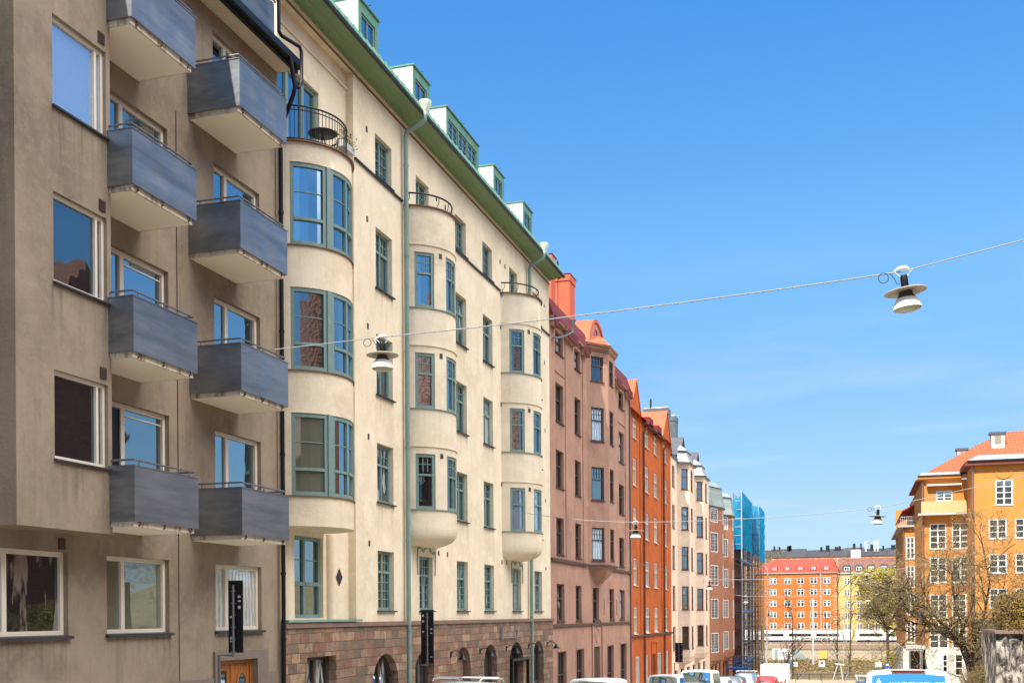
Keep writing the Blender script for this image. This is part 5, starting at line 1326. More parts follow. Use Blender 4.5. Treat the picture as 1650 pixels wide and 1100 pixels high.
# =================================================================== RIGHT SIDE: rock wall, hedge, brick house (mostly outside the frame)
def leaves(m, c, spread, n, size, rr, flat=1.0):
    for _ in range(n):
        p = Vector((c[0] + rr.gauss(0, spread[0]), c[1] + rr.gauss(0, spread[1]), c[2] + rr.gauss(0, spread[2])))
        a = Vector((rr.gauss(0, 1), rr.gauss(0, 1), rr.gauss(0, flat))).normalized() * size * rr.uniform(.6, 1.3); b = a.cross(Vector((rr.gauss(0, 1), rr.gauss(0, 1), rr.gauss(0, 1)))).normalized() * size * .5
        m.quad(p - a, p + b, p + a, p - b)
def right_side():
    rr = random.Random(8)
    # rough boulder-faced garden wall, displaced grid
    T = thing('garden_wall', 'rough grey and black stone garden wall at the right edge', 'wall', (4.6, 38, gz(38)))
    m = MB(); from mathutils import noise
    def col(P0, P1, n, k):
        f = line(P0, P1)
        def P(i, j):
            s = f.L * i / n; z0 = gz(P0[1]) - .3; z = z0 + (-.72 - z0) * j / k; b = f(s, z, 0)
            d = .3 * noise.noise(Vector((b[0] * 1.6 + 3, b[1] * 1.6, z * 1.1))) + .14 * noise.noise(Vector((b[0] * 6, b[1] * 6, z * 3)))
            return f(s, z, d)
        for i in range(n):
            for j in range(k): m.quad(P(i, j), P(i + 1, j), P(i + 1, j + 1), P(i, j + 1))
    col((4.55, 40), (16, 40), 120, 50)
    g_ = line((4.55, 44), (4.55, 40))
    for i in range(40):
        for j in range(30):
            def Q(i, j):
                z0 = gz(42) - .3; z = z0 + (-.74 - z0) * j / 30; b = (4.55, 44 - 4 * i / 40, z); d = .12 * noise.noise(Vector((b[0] * 1.6 + 3, b[1] * 1.6, z * 1.1)))
                e = .16 * noise.noise(Vector((4.55 * 1.6 + 3, 64, z * 1.1))) + .05 * noise.noise(Vector((4.55 * 6, 240, z * 4))); return (4.55 - d * min(1, (40 - i) / 6.), b[1] - (e if i == 40 else 0), z)
            m.quad(Q(i, j), Q(i + 1, j), Q(i + 1, j + 1), Q(i, j + 1))
    m.build('stone_face', 'rock_face', T, smooth=True)
    m = MB(); m.box(4.5, 16, 39.85, 44.1, -.74, -.64); m.build('coping', 'stone_trim', T)
    g = MB(); g.box(4.9, 60, 40.4, 43.8, -6, -.6); g.box(9.5, 80, 40.4, 100, -6, -.6); struct(g.build('terrace_ground', 'earth', None))
    T = thing('hedge', 'tall brown and yellow-green hedge on top of the stone wall', 'hedge', (8, 37.5, -.55)); m = MB()
    for k in range(6500):
        x = rr.uniform(4.8, 8.2); y = rr.uniform(40.6, 43.4); z = -.55 + (rr.random() ** .7) * (1.05 + .12 * math.sin(x * 5) + .1 * math.sin(x * 13 + y))
        leaves(m, (x, y, z), (.05, .05, .05), 4, .042, rr)
    for k in range(500): leaves(m, (rr.uniform(4.9, 8.2), rr.uniform(39.8, 40.5), rr.uniform(-.72, -.4)), (.05, .05, .05), 3, .04, rr)
    m.build('foliage', 'hedge_leaf', T)
    m = MB()
    for k in range(260):
        x = rr.uniform(4.85, 12); y = rr.uniform(40.6, 43.2); m.tube([(x, y, -.55), (x + rr.gauss(0, .12), y + rr.gauss(0, .12), rr.uniform(-.1, .5))], .008, 3, cap=False)
    m.build('stem', 'twig', T)
    m = MB()
    for k in range(900): leaves(m, (rr.gauss(5.9, .35), rr.uniform(40.4, 42), rr.uniform(-.45, .3)), (.05, .05, .05), 3, .03, rr)
    m.build('young_leaves', 'yellow_leaf', T)
    T = thing('bush', 'low yellowish bush in front of the end of the stone wall', 'bush', (4.3, 43.5, gz(43.5))); m = MB()
    for k in range(2600):
        a = rr.uniform(0, 2 * PI); r = rr.random() ** .5; x = 4.5 + .95 * r * math.cos(a); y = 43.5 + .9 * r * math.sin(a); z = -4.2 + (1 - r * r * .55) * 2.25 * (rr.random() ** .35)
        leaves(m, (x, y, z), (.04, .04, .04), 2, .035, rr)
    m.build('foliage', 'hedge_leaf', T)
    m = MB()
    for k in range(150):
        a = rr.uniform(0, 2 * PI); m.tube([(4.5, 43.5, -4.3), (4.5 + .5 * math.cos(a), 43.5 + .5 * math.sin(a), -3), (4.5 + .85 * math.cos(a), 43.5 + .8 * math.sin(a), -2.4 + rr.random() * .4)], .008, 3, cap=False)
    m.build('stem', 'twig', T)
    # brick building across the street (seen in window reflections)
    T = thing('brick_house', 'dark red brick house across the street, seen mirrored in the near windows', 'building', (16, 45, -.6))
    m = MB(); m.box(9.6, 24, -30, 30, -5, 10.5)
    m.box(10.4, 24, 41, 51, -5, 11.2); m.loft([[(x, 41, 11.2), (x, 51, 11.2), (x, 46, 17.5)] for x in (10.4, 24)]); m.build('wall', 'brick', T)
    m = MB(); m.loft([[(9.3, y, 10.5), (24.3, y, 10.5), (16.8, y, 19.0)] for y in (-30.3, 30.3)]); m.build('roof', 'clay_tile_y', T)
    m = MB()
    for y in list(range(-27, 29, 4)):
        for z in (1.2, 4.2, 7.0): m.box(9.52, 9.6, y, y + 1.3, z, z + 1.7)
    m.build('window', 'white_paint', T)
    m = MB()
    for y in list(range(-27, 29, 4)):
        for z in (1.2, 4.2, 7.0): m.box(9.49, 9.52, y + .12, y + .6, z + .12, z + 1.58); m.box(9.49, 9.52, y + .7, y + 1.18, z + .12, z + 1.58)
    m.build('pane', 'glass_dark', T)
    # buildings behind the camera close the street view for the reflections
    T = thing('apartment_building', 'pale rendered building behind the camera with a tiled roof, seen only in reflections', 'building', (2, -70, 1)); m = MB(); m.box(-10, 9, -75, -60, 0, 12); m.build('wall', 'white_stucco', T)
    m = MB(); m.loft([[(x, -76, 12), (x, -59.5, 12), (x, -67.5, 17)] for x in (-10.3, 9.3)]); m.build('roof', 'clay_tile_y', T)
right_side()

# =================================================================== TREES
def tree(name, lab, base, pts, rad, levels, spread, seed, bark='bark', leaf='bud_leaf', nleaf=5, lsize=.05, blen=2.2, up=.25, extra=None, cat='tree', ntw=5, zmax=99, grp=None, xmin=-99, slope=None):
    rr = random.Random(seed); T = thing(name, lab, cat, base, grp)
    tr = MB(); tw = MB(); lf = MB()
    def grow(p, d, ln, r, lv):
        n = 4; P = [p]; q = p; dd = d
        for k in range(n):
            dd = (dd + Vector((rr.gauss(0, .22), rr.gauss(0, .22), rr.gauss(0, .18) + up * .12))).normalized(); q = q + dd * ln / n
            if q.z > (zmax if slope is None else min(zmax, slope[0] + (q.x - slope[1]) * slope[2])): dd.z = -abs(dd.z) * .3 - .05
            if q.x < xmin: dd.x = abs(dd.x)
            P.append(q)
        (tr if r > .02 else tw).tube(P, r, 6 if r > .05 else 3, cap=False, r2=r * .55)
        if lv >= levels:
            for k in range(nleaf):
                c = P[rr.randrange(1, len(P))]; leaves(lf, c, (.12, .12, .1), 1, lsize, rr)
            return
        kids = ntw if lv >= levels - 2 else 4
        for k in range(kids):
            t = rr.uniform(.25, 1); i = min(n - 1, int(t * n)); s = P[i].lerp(P[i + 1], t * n - i)
            nd = (dd + Vector((rr.gauss(0, spread), rr.gauss(0, spread), rr.gauss(0, spread * .8) + up * .3))).normalized()
            grow(s, nd, ln * rr.uniform(.5, .8), max(.006, r * rr.uniform(.4, .6)), lv + 1)
    for P, r0, r1 in pts:
        P = [Vector(q) for q in P]; tr.tube(P, r0, 10, r2=r1)
        for k in range(1, len(P)):
            d = (P[k] - P[k - 1]).normalized()
            for j in range(3 if len(P) > 3 else 4):
                nd = (d + Vector((rr.gauss(0, .6), rr.gauss(0, .6), rr.gauss(0, .5) + up))).normalized(); s = P[k - 1].lerp(P[k], rr.random())
                grow(s, nd, blen * rr.uniform(.7, 1.2), r1 * .8 + .01, 1)
        grow(P[-1], d, blen, r1, 1)
    tr.build('trunk', bark, T, smooth=True)
    o = tw.build('twigs', 'twig', T, merge=False)
    if nleaf: lf.build('crown', leaf, T, merge=False)
    return T
tree('tree', 'budding tree with leaning dark trunk in front of the ochre building', (4.9, 50, gz(50)),
     [([(4.95, 50, -4.8), (4.85, 50, -3.0), (4.6, 50, -2.0), (4.35, 50, -1.35), (3.88, 50, -1.0), (3.3, 50, -.7), (2.66, 50, -.28), (2.2, 50, .1), (1.7, 50, .8)], .2, .05),
      ([(4.7, 50, -2.3), (4.9, 50.2, -1.2), (5.3, 50.3, 0), (5.5, 50.4, 1.2), (5.3, 50.5, 2.4)], .07, .025),
      ([(4.45, 50, -1.7), (4.3, 49.5, -.6), (4.0, 49, .5), (3.9, 48.8, 1.6)], .06, .02),
      ([(5.1, 50, -.8), (6.0, 50.5, .1), (7.0, 51, .8), (8.0, 51.4, 1.6)], .06, .02),
      ([(3.4, 50, -.75), (2.6, 50.2, -.9), (1.6, 50.3, -.7), (.9, 50.5, -.3)], .04, .02)],
     None, 4, .8, 21, leaf='olive_leaf', nleaf=4, lsize=.034, blen=1.9, up=.22, ntw=4, zmax=4.2, xmin=.3, slope=(.9, 1.5, 1.15))
def small(lab, x, y, z0, h, seed, bark='bark', leaf='red_bud', nl=2, lean=0, blen=2.5, name='bare_tree', lv=4, ls=.1, sp=.6, grp=None, rt=.16, ntw=3):
    return tree(name, lab, (x, y, z0), [([(x, y, z0), (x + lean * .3, y, z0 + h * .3), (x + lean * .6, y, z0 + h * .6), (x + lean, y, z0 + h)], rt, rt * .4)], None, lv, sp, seed, bark, leaf, nl, ls, blen, .5, ntw=ntw, grp=grp)
small('slender white birch beside the scaffolding', -13.2, 180, -14, 20, 5, 'birch_bark', 'olive_leaf', 2, .4, 2.4, rt=.2)
small('bare dark tree with reddish buds in front of the orange building', -9.1, 178, -14, 13, 6, 'bark', 'red_bud', 1, .2, 3.0)
small('bare tree before the corner of orange and yellow buildings', -3.2, 240, -13, 19, 12, 'bark', 'red_bud', 2, .3, 3.4, rt=.2)
small('bare greyish tree in front of the yellow building', -.6, 240, -13, 20, 9, 'bark', 'olive_leaf', 2, .3, 3.2, rt=.2)
small('slim pale-trunked tree in front of the train', -1.5, 170, -13.8, 11, 14, 'birch_bark', 'olive_leaf', 3, .2, 3.2, rt=.14)
small('bare tree by the car park leaning over the white box van', -7.3, 112, -7.2, 3.4, 15, 'bark', 'red_bud', 0, 1.5, 2.6, rt=.12, sp=.5, lv=3)
tree('leafy_tree', 'bright yellow-green spring tree in front of the yellow building', (6.5, 225, -13.5), [([(6.5, 225, -13.5), (6.4, 225, -5), (6, 225, 1), (6, 225, 4)], .35, .15), ([(6.4, 225, -3), (9, 225, 2), (10, 225, 5)], .2, .1), ([(6.4, 225, -3), (4.2, 225, 1.5), (3.4, 225, 4)], .2, .1)],
     None, 4, .8, 31, leaf='yellow_leaf', nleaf=12, lsize=.2, blen=3.4, up=.35, ntw=4, zmax=8.4)
tree('bank_tree', 'thin olive shrubby tree on the near river bank, left of the porch', (4.0, 142, -13.6), [([(4.0, 142, -13.6), (3.7, 142, -9), (3.4, 142, -6.5)], .14, .05)], None, 4, .9, 40, leaf='olive_leaf', nleaf=2, lsize=.07, blen=2.6, up=.2, ntw=3, zmax=-1.5)
for k, x in enumerate((-33.5, -31, -28.6, -26.2, -23.8)):
    small(('first bare tree from the left on the hilltop', 'second bare tree from the left on the hilltop', 'middle one of the bare hilltop trees', 'fourth bare tree from the left on the hilltop', 'rightmost of the bare trees on the hilltop')[k], x, 420, 12.5, 5.5, 60 + k, 'twig', 'hedge_leaf', 3, 0, 3.6, lv=3, ls=.22, grp='bare trees on the hill')
# bank undergrowth as one mass
rr = random.Random(77); m = MB()
for k in range(9000):
    y = rr.uniform(270.5, 282.5); x = rr.uniform(-28, 22); z = gfull(y) + abs(rr.gauss(0, .5)); leaves(m, (x, y, z), (.1, .1, .1), 1, .22, rr)
o = m.build('bank_vegetation', 'hedge_leaf', None, merge=False); tag(o, 'dry brown scrub growing along the far river bank', 'scrub', kind='stuff')

# =================================================================== STREET LAMPS AND WIRES
def make_lamp():
    T = thing('hanging_street_lamp', '', 'street lamp', (0, 0, 0), 'street lamps hanging on wires across the street')
    m = MB(); m.lathe([(0.001, .0), (.05, .0), (.056, -.02), (.056, -.24), (.05, -.25), (.001, -.25)], (0, 0, -.06), 18); m.build('housing', 'black_metal', T, smooth=True)
    m = MB(); m.lathe([(.07, -.29), (.31, -.305), (.315, -.315), (.31, -.32), (.07, -.31)], (0, 0, 0), 32); m.build('disc', 'lamp_disc', T, smooth=True)
    m = MB(); m.lathe([(.1, -.315), (.104, -.35), (.125, -.385), (.145, -.415)], (0, 0, 0), 28); m.build('shade_collar', 'lamp_dark_shade', T, smooth=True)
    m = MB(); m.lathe([(.143, -.412), (.175, -.46), (.2, -.52), (.213, -.56), (.215, -.575), (.2, -.575)], (0, 0, 0), 28); m.build('shade', 'lamp_white', T, smooth=True)
    m = MB(); m.lathe([(.205, -.572), (.19, -.59), (.12, -.61), (.001, -.62)], (0, 0, 0), 28); m.build('bowl', 'lamp_bowl', T, smooth=True)
    m = MB(); m.tube([(-.13, 0, .02), (-.06, 0, .055), (.04, 0, .06), (.09, 0, .03)], [.012, .028, .03, .015], 8); m.tube([(-.14, 0, .02), (-.08, 0, -.04), (-.05, 0, -.08)], .006, 5); m.tube([(.14, 0, .03), (.08, 0, -.04), (.05, 0, -.08)], .006, 5)
    m.build('hanger', 'white_paint', T, smooth=True)
    m = MB(); m.tube([(-.3 + .075 * math.cos(t * PI / 8), 0, -.06 + .075 * math.sin(t * PI / 8)) for t in range(17)], .006, 5, cap=False); m.tube([(-.2, 0, .0), (-.13, .02, -.1), (-.12, .0, -.17), (-.075, 0, -.18)], .006, 5); m.build('cable_loop', 'dark_metal', T)
    return T
def wire(pts, r, lab, sag=.0, clips=0):
    P = []
    for (a, b) in zip(pts, pts[1:]):
        A, B = Vector(a), Vector(b)
        for k in range(9):
            t = k / 8; p = A.lerp(B, t); p.z -= sag * 4 * t * (1 - t); P.append(p)
    m = MB(); m.tube(P, r, 6)
    o = m.build('cable', 'cable_gray', None, smooth=True, origin=P[0])
    tag(o, lab, 'cable')
    if clips:
        c = MB(); L = [P[0]]
        for (a, b) in zip(P, P[1:]):
            n = max(1, int((b - a).length / .24))
            for k in range(n):
                p = a.lerp(b, k / n); c.tube([p + Vector((-.008, 0, 0)), p + Vector((.008, 0, 0))], r * 1.3, 6)
        q = c.build('clip', 'gray_steel', o)
lamp0 = make_lamp(); first = [True]
def place(x, y, z, tilt, lab, s=1.0):
    o = lamp0 if first[0] else copy_tree(lamp0); first[0] = False
    o.location = (x, y, z); o.rotation_euler = (0, tilt, R(10)); o['label'] = lab; o.scale = (s, s, s); return o
wire([(-13.38, 20.7, 5.5), (-8.7, 19.9, 5.4)], .009, 'near wire from the grey facade to the left lamp')
wire([(-8.7, 19.9, 5.4), (.77, 18.0, 5.2)], .011, 'near wire with clips between the two nearest lamps', .06, 1)
wire([(.77, 18.0, 5.2), (9.6, 16.4, 6.35)], .009, 'near wire running up to the right edge of the picture')
place(-8.7, 19.9, 5.36, 0, 'street lamp hanging in front of the cream facade, nearest on the left')
place(.77, 18.0, 5.2, R(-6), 'largest street lamp, hanging against the blue sky')
wire([(-13.38, 43, 4.25), (-8.1, 43, 3.58), (.92, 43, 3.83), (10.2, 43, 5.9)], .012, 'second wire across the street, from the last cream bay', .12)
place(-8.1, 43, 3.55, 0, 'street lamp hanging before the orange facade on the second wire'); place(.92, 43, 3.83, R(3), 'second street lamp against the sky, left of the ochre building')
wire([(-13.38, 72, 3.3), (-8.8, 72, 2.16), (.86, 72, 2.33), (9, 85, 4.3)], .016, 'third wire across the street, fixed on the orange facade', .1)
place(-8.8, 72, 2.12, 0, 'street lamp hanging before the peach facade on the third wire'); place(.86, 72, 2.33, 0, 'topmost of the three lamps before the leafy tree')
wire([(-13.38, 107, 2.3), (-9.65, 107, 1.6), (1.32, 107, 1.6), (6.3, 113, 2.6)], .02, 'fourth wire across the street, beyond the peach building', .1)
place(-9.65, 107, 1.55, 0, 'street lamp hanging before the scaffolding'); place(1.32, 107, 1.6, 0, 'middle of the three lamps before the leafy tree')
place(-10.6, 150, .05, 0, 'small lamp just right of the scaffolding, by the birch trunk'); place(2.2, 150, 0, 0, 'lowest of the three lamps before the leafy tree')
place(-11.3, 190, -2.1, 0, 'farthest small lamp above the white train')

# =================================================================== SIGNS
def board(lab, X, Y, z0, z1, w, off, px, seed):
    T = thing('sign_board', lab, 'sign', (X, Y, z0)); m = MB()
    m.box(X - w / 2, X + w / 2, Y, Y + .03, z0, z1)
    for k in range(int((z1 - z0) / .12)): m.box(X - w / 2 + .01, X + w / 2 - .01, Y - .008, Y, z0 + .06 + k * .12, z0 + .07 + k * .12)
    m.build('panel', 'black_metal', T)
    m = MB(); m.tube([(X + px, Y - .05, z0 - .06), (X + px, Y - .05, z1 - .09)], .026, 10)
    n = 6
    for k in range(n):
        z = z0 + (z1 - z0) * (k + .1) / n; m.tube([(X + px - .05, Y - .05, z), (X + px + .05, Y - .05, z)], .014, 6)
    m.tube([(X + px, Y - .05, z0 - .05), (X + px - off, Y - .05, z0 - .05), (X + px - off, Y - .05, gz(Y))], .035, 10); m.build('pole', 'gray_steel', T, smooth=True)
    rr = random.Random(seed); m = MB()
    for k in range(6):
        z = z0 + .1 + (z1 - z0 - .25) * rr.random(); x = X + (w / 2 - .1 if k % 2 else -w / 2 + .04); m.box(x, x + .06, Y - .012, Y - .008, z, z + rr.uniform(.025, .07))
    m.build('sticker', 'pale_zinc', T)
board('tall black sign board above the wooden door of the grey building', -12.2, 20.28, -.75, .74, .33, .34, -.02, 1)
board('tall black sign board in front of the red sandstone ground floor', -12.2, 31.1, -1.44, .16, .4, .3, .02, 2)
board('small dark sign board before the peach building, far down the street', -12.0, 80.1, -3.5, -2.1, .55, .3, 0, 3)
def sign(lab, X, Y, z0, z1, w, mat, mat2=None, zg=None):
    T = thing('road_sign', lab, 'sign', (X, Y, zg if zg is not None else gz(Y))); m = MB(); m.box(X - w / 2, X + w / 2, Y, Y + .04, z0, z1); m.build('panel', mat, T)
    m = MB(); m.tube([(X, Y + .06, gz(Y)), (X, Y + .06, z1)], .035, 8); m.build('pole', 'gray_steel', T)
    if mat2: m = MB(); m.box(X - w / 4, X + w / 4, Y - .02, Y - .004, z0 + (z1 - z0) * .5, z0 + (z1 - z0) * .85); m.build('symbol', mat2, T)
sign('white square sign with red mark by the water', -3.1, 120, -5.65, -5.0, .62, 'white_paint', 'sign_red')
sign('dark blue sign beside the box van', -6.35, 120, -5.6, -5.15, .4, 'sign_blue'); sign('white sign right of the dark blue one', -5.75, 120, -5.6, -5.15, .42, 'white_paint')
sign('white sign over the blue car roof, left of the van', 1.25, 60, -2.8, -2.55, .33, 'white_paint'); sign('blue parking sign directly behind the white van', 1.68, 60, -2.85, -2.6, .24, 'sign_blue', 'white_paint')
T = thing('steel_trestle', 'pale A-shaped steel trestle at the end of the car park', 'trestle', (-1.2, 127, -7.6)); m = MB(); m.tube([(-2.2, 127, -7.6), (-1.6, 127, -5.7)], .06, 8); m.tube([(-1.05, 127, -7.6), (-1.3, 127, -5.7)], .07, 8); m.tube([(-1.9, 127, -5.65), (-.9, 127, -5.75)], .09, 8); m.build('post', 'pale_zinc', T)
for (x, y, lab) in ((-10.9, 92, 'yellow post by the foot of the scaffolding'), (-8.2, 108, 'second yellow post, at the scaffolding stairs')):
    m = MB(); m.tube([(x, y, gz(y)), (x, y, gz(y) + 2.2)], .05, 8); tag(m.build('marker_post', 'sign_yellow', None, origin=(x, y, gz(y))), lab, 'post')

# =================================================================== VEHICLES
def vehicle(kind, lab, X, Y, paint, W=1.8, L=4.5, H=1.55, heading=0, rails=False, name='parked_car', group=None, hood=None, rear=None, glassm='car_glass'):
    """body runs along +y in local space (front at +y); rear at y=-L/2"""
    T = thing(name, lab, 'van' if 'van' in name else 'car', (0, 0, 0), group)
    hw = W / 2
    if kind == 'van': st = [(-L / 2, .45, H * .62, .98), (-L / 2 + .02, .4, H * .66, 1), (-L / 2 + .15, .35, H * .965, 1), (-L / 2 + .29, .35, H, 1), (L * .22, .35, H, 1), (L * .36, .35, H * .62, 1), (L / 2 - .15, .35, H * .5, .97), (L / 2, .45, H * .36, .9)]
    elif kind == 'box': st = [(-L / 2, .6, 1.0, 1), (L * .2, .6, 1.0, 1), (L * .21, .35, 1.9, 1), (L * .4, .35, 1.9, 1), (L / 2 - .1, .35, 1.2, 1), (L / 2, .4, .8, .95)]
    else: st = [(-L / 2, .45, H * .5, .9), (-L / 2 + .12, .3, H * .66, 1), (-L / 2 + .45, .3, H * .97, 1), (-L / 2 + 1.0, .3, H, 1), (L * .08, .3, H * .985, 1), (L * .24, .3, H * .66, 1), (L / 2 - .25, .3, H * .55, .96), (L / 2, .4, H * .38, .86)]
    belt = H * .56 if kind != 'van' else H * .55
    rings = []
    for y, zb, zt, k in st:
        zt_ = zt; w0 = hw * k; tum = .82 if kind != 'van' else .9
        bl = min(belt, zt_ - .04)
        wt = w0 * (1 - (1 - tum) * max(0, (zt_ - bl)) / (H - belt + .001)) if zt_ > belt else w0 * .93
        half = [(w0 * .94, zb), (w0, zb + .15), (w0, bl), (wt + (w0 - wt) * .1, zt_ - .1 if zt_ > belt + .15 else zt_ - .02), (wt * .9, zt_ - .015), (wt * .5, zt_ + .02), (0, zt_ + .03)]
        rings.append([(x, y, z) for x, z in half] + [(-x, y, z) for x, z in reversed(half[:-1])])
    m = MB(); m.loft(rings); m.build('body', paint, T, smooth=True)
    g = MB(); e = .012
    def topw(z): return hw * (1 - (1 - (.82 if kind != 'van' else .9)) * (z - belt) / (H - belt))
    zt = H - .16; z0 = belt + .04
    if kind == 'car':
        for sx in (-1, 1):
            for (ya, yb, yc, yd) in ((-L / 2 + .42, -.1 - L * .1, -.1 - L * .1, -L / 2 + .62), (-L * .1 - .02, L * .16, L * .08, -L * .1 - .02)):
                g.quad((sx * (topw(z0) + e), ya, z0), (sx * (topw(z0) + e), yb, z0), (sx * (topw(zt) + e), yc, zt), (sx * (topw(zt) + e), yd, zt))
        g.quad((-hw * .78, -L / 2 + .16, z0 + .06), (hw * .78, -L / 2 + .16, z0 + .06), (hw * .7, -L / 2 + .38, zt + .02), (-hw * .7, -L / 2 + .38, zt + .02))
        g.quad((-hw * .8, L * .235, H * .7), (hw * .8, L * .235, H * .7), (hw * .7, L * .105, H * .95), (-hw * .7, L * .105, H * .95))
    elif kind == 'van':
        ww = hw * .84; rt = lambda z: -L / 2 + .02 - .014 + max(0, z - H * .66) * .13 / (H * .305)
        P = [(-ww, z0 + .17), (ww, z0 + .17), (ww * .955, H - .12), (ww * .5, H - .085), (0, H - .075), (-ww * .5, H - .085), (-ww * .955, H - .12)]
        g.poly(*[(x, rt(z), z) for x, z in P])
        for sx in (-1, 1):
            for (ya, yb) in ((-L / 2 + .25, -L * .12), (-L * .1, L * .1), (L * .12, L * .24)):
                g.quad((sx * (topw(z0) + e), ya, z0), (sx * (topw(z0) + e), yb, z0), (sx * (topw(zt) + e), yb - .05, zt), (sx * (topw(zt) + e), ya + .05, zt))
        g.quad((-hw * .8, L * .37, H * .64), (hw * .8, L * .37, H * .64), (hw * .75, L * .235, H * .96), (-hw * .75, L * .235, H * .96))
    else:
        g.quad((-.8, L * .43, 1.3), (.8, L * .43, 1.3), (.75, L * .405, 1.85), (-.75, L * .405, 1.85))
        for sx in (-1, 1): g.quad((sx * (hw + e), L * .25, 1.2), (sx * (hw + e), L * .38, 1.2), (sx * (hw * .95 + e), L * .38, 1.7), (sx * (hw * .95 + e), L * .25, 1.7))
    g.build('side_glass' if kind == 'box' else 'glazing', glassm, T, merge='keep')
    for sx in (-1, 1):
        for yy in (-L * .3, L * .32):
            m = MB(); c = (sx * (hw - .1), yy, .32); P = []
            rg = []
            for dx in (-.1, .1): rg.append([(c[0] + dx, c[1] + .31 * math.cos(a * PI / 10), c[2] + .31 * math.sin(a * PI / 10)) for a in range(20)])
            m.loft(rg); wh = m.build('wheel', 'rubber', T)
            m = MB(); m.loft([[(c[0] + sx * .1 + dx, c[1] + .19 * math.cos(a * PI / 8), c[2] + .19 * math.sin(a * PI / 8)) for a in range(16)] for dx in (0, sx * .015)]); m.build('rim', 'steel', wh)
        m = MB(); m.box(sx * hw * .62 - .14, sx * hw * .62 + .14, L / 2 - .08, L / 2 + .0, .55, .7); m.build('headlight', 'pale_zinc', T)
        m = MB(); zz = (.8, 1.2); xx = sx * (hw * .93); m.box(xx - .06, xx + .06, -L / 2 - .01, -L / 2 + .1, *zz); m.build('tail_light', 'lamp_red', T)
        m = MB(); m.box(sx * (hw + .02) - .03, sx * (hw + .16) + .03 if sx > 0 else sx * (hw + .16) - .0, L * .2, L * .2 + .1, belt + .02, belt + .2) if sx > 0 else m.box(-(hw + .19), -(hw - .01), L * .2, L * .2 + .1, belt + .02, belt + .2); m.build('mirror', paint, T)
    m = MB(); m.box(-hw * .9, hw * .9, -L / 2 - .04, -L / 2 + .1, .35, .55); m.box(-hw * .9, hw * .9, L / 2 - .1, L / 2 + .03, .32, .5); m.build('bumper', 'dark_metal', T)
    if kind == 'box':
        m = MB(); m.box(-W / 2 - .1, W / 2 + .1, -L / 2, L * .2, .85, H); m.build('cargo_box', 'white_paint', T)
        m = MB(); m.box(-W / 2 - .12, W / 2 + .12, -L / 2 - .02, -L / 2 + .05, H - .06, H + .02); m.box(-W / 2 - .12, W / 2 + .12, -L / 2 - .02, L * .2, .8, .86); m.build('cargo_trim', 'pale_zinc', T)
    if rails:
        m = MB()
        for sx in (-1, 1): m.tube([(sx * hw * .72, -L * .4, H + .02), (sx * hw * .74, -L * .37, H + .1), (sx * hw * .74, L * .02, H + .1), (sx * hw * .72, L * .06, H + .02)], .018, 6)
        m.build('roof_rail', 'pale_zinc', T, smooth=True)
        for yy in (-L * .3, -L * .08): m = MB(); m.box(-hw * .78, hw * .78, yy, yy + .05, H + .12, H + .15); m.build('roof_bar', 'white_paint', T)
    T.location = (X, Y, gz(Y) + .02); sl = math.atan2(gz(Y + 2) - gz(Y - 2), 4); T.rotation_euler = (sl, 0, heading)
    return T
G = 'vehicles parked down the left kerb'
vehicle('car', 'pale blue estate car with white roof bars by the sandstone wall', -9.9, 29.0, 'car_silver', H=1.56, L=4.6, rails=True, group=G)
vehicle('van', 'rounded white van in front of the pink building', -9.4, 42.5, 'car_white', H=1.68, L=4.2, W=1.8, name='parked_van', group=G)
vehicle('van', 'white van with windows on the left of a higher white van', -9.9, 62.5, 'car_white', H=1.75, L=4.6, W=1.85, name='parked_van', group=G)
vehicle('van', 'taller white van in front of the peach building', -8.35, 64.5, 'car_white', H=2.0, L=4.8, W=1.9, name='parked_van', group=G)
vehicle('car', 'low white car right of the tall white van', -8.5, 74, 'car_white', H=1.5, group=G)
vehicle('car', 'dark grey car before the roof-barred estate', -7.9, 78, 'car_gray', H=1.55, group=G)
vehicle('car', 'grey estate car with roof bars left of the box van', -7.3, 82, 'car_gray', H=1.75, rails=True, group=G)
vehicle('car', 'red car beside the white box van', -6.2, 85, 'car_red', H=1.5, group=G)
vehicle('box', 'white box van with plain square body facing away', -6.1, 94.5, 'car_white', H=2.35, L=5.6, W=1.9, name='box_van', group=G)
vehicle('car', 'dark blue car partly hidden left of the near white van', .75, 31.6, 'car_blue', H=1.72, L=4.4, W=1.8, rails=True)
V = vehicle('van', 'white van seen from behind with bright blue rear window', 1.17, 28.4, 'car_white', H=1.96, L=4.9, W=1.9, name='parked_van', glassm='van_glass')
def van_details(V):
    L, H = 4.9, 1.96
    org = V.location
    def put(m, nm, mat): o = m.build(nm, mat, None, origin=(0, 0, 0)); o.parent = V; return o
    m = MB(); m.box(-.3, .3, -L / 2 + .09, -L / 2 + .3, H - .05, H - .012); put(m, 'brake_light', 'lamp_red')
    m = MB(); m.box(-.36, .36, -L / 2 + .05, -L / 2 + .3, H - .012, H + .018); put(m, 'spoiler', 'lamp_disc')
    m = MB(); m.tube([(0, -L / 2 + .02, 1.45), (0, -L / 2 + .17, H - .12)], .006, 5); put(m, 'antenna_line', 'white_paint')
    m = MB(); m.tube([(-.72, -L / 2 + .05, 1.655), (-.3, -L / 2 + .05, 1.66), (-.2, -L / 2 + .03, 1.58)], .014, 6); put(m, 'wiper', 'dark_metal')
    lettering('HANTVERKSGRUPPEN', .125, V, (-.4, -L / 2 + .035, 1.61), 'white_paint'); lettering('A', .23, V, (-.7, -L / 2 + .035, 1.61), 'white_paint', 'logo')
van_details(V)

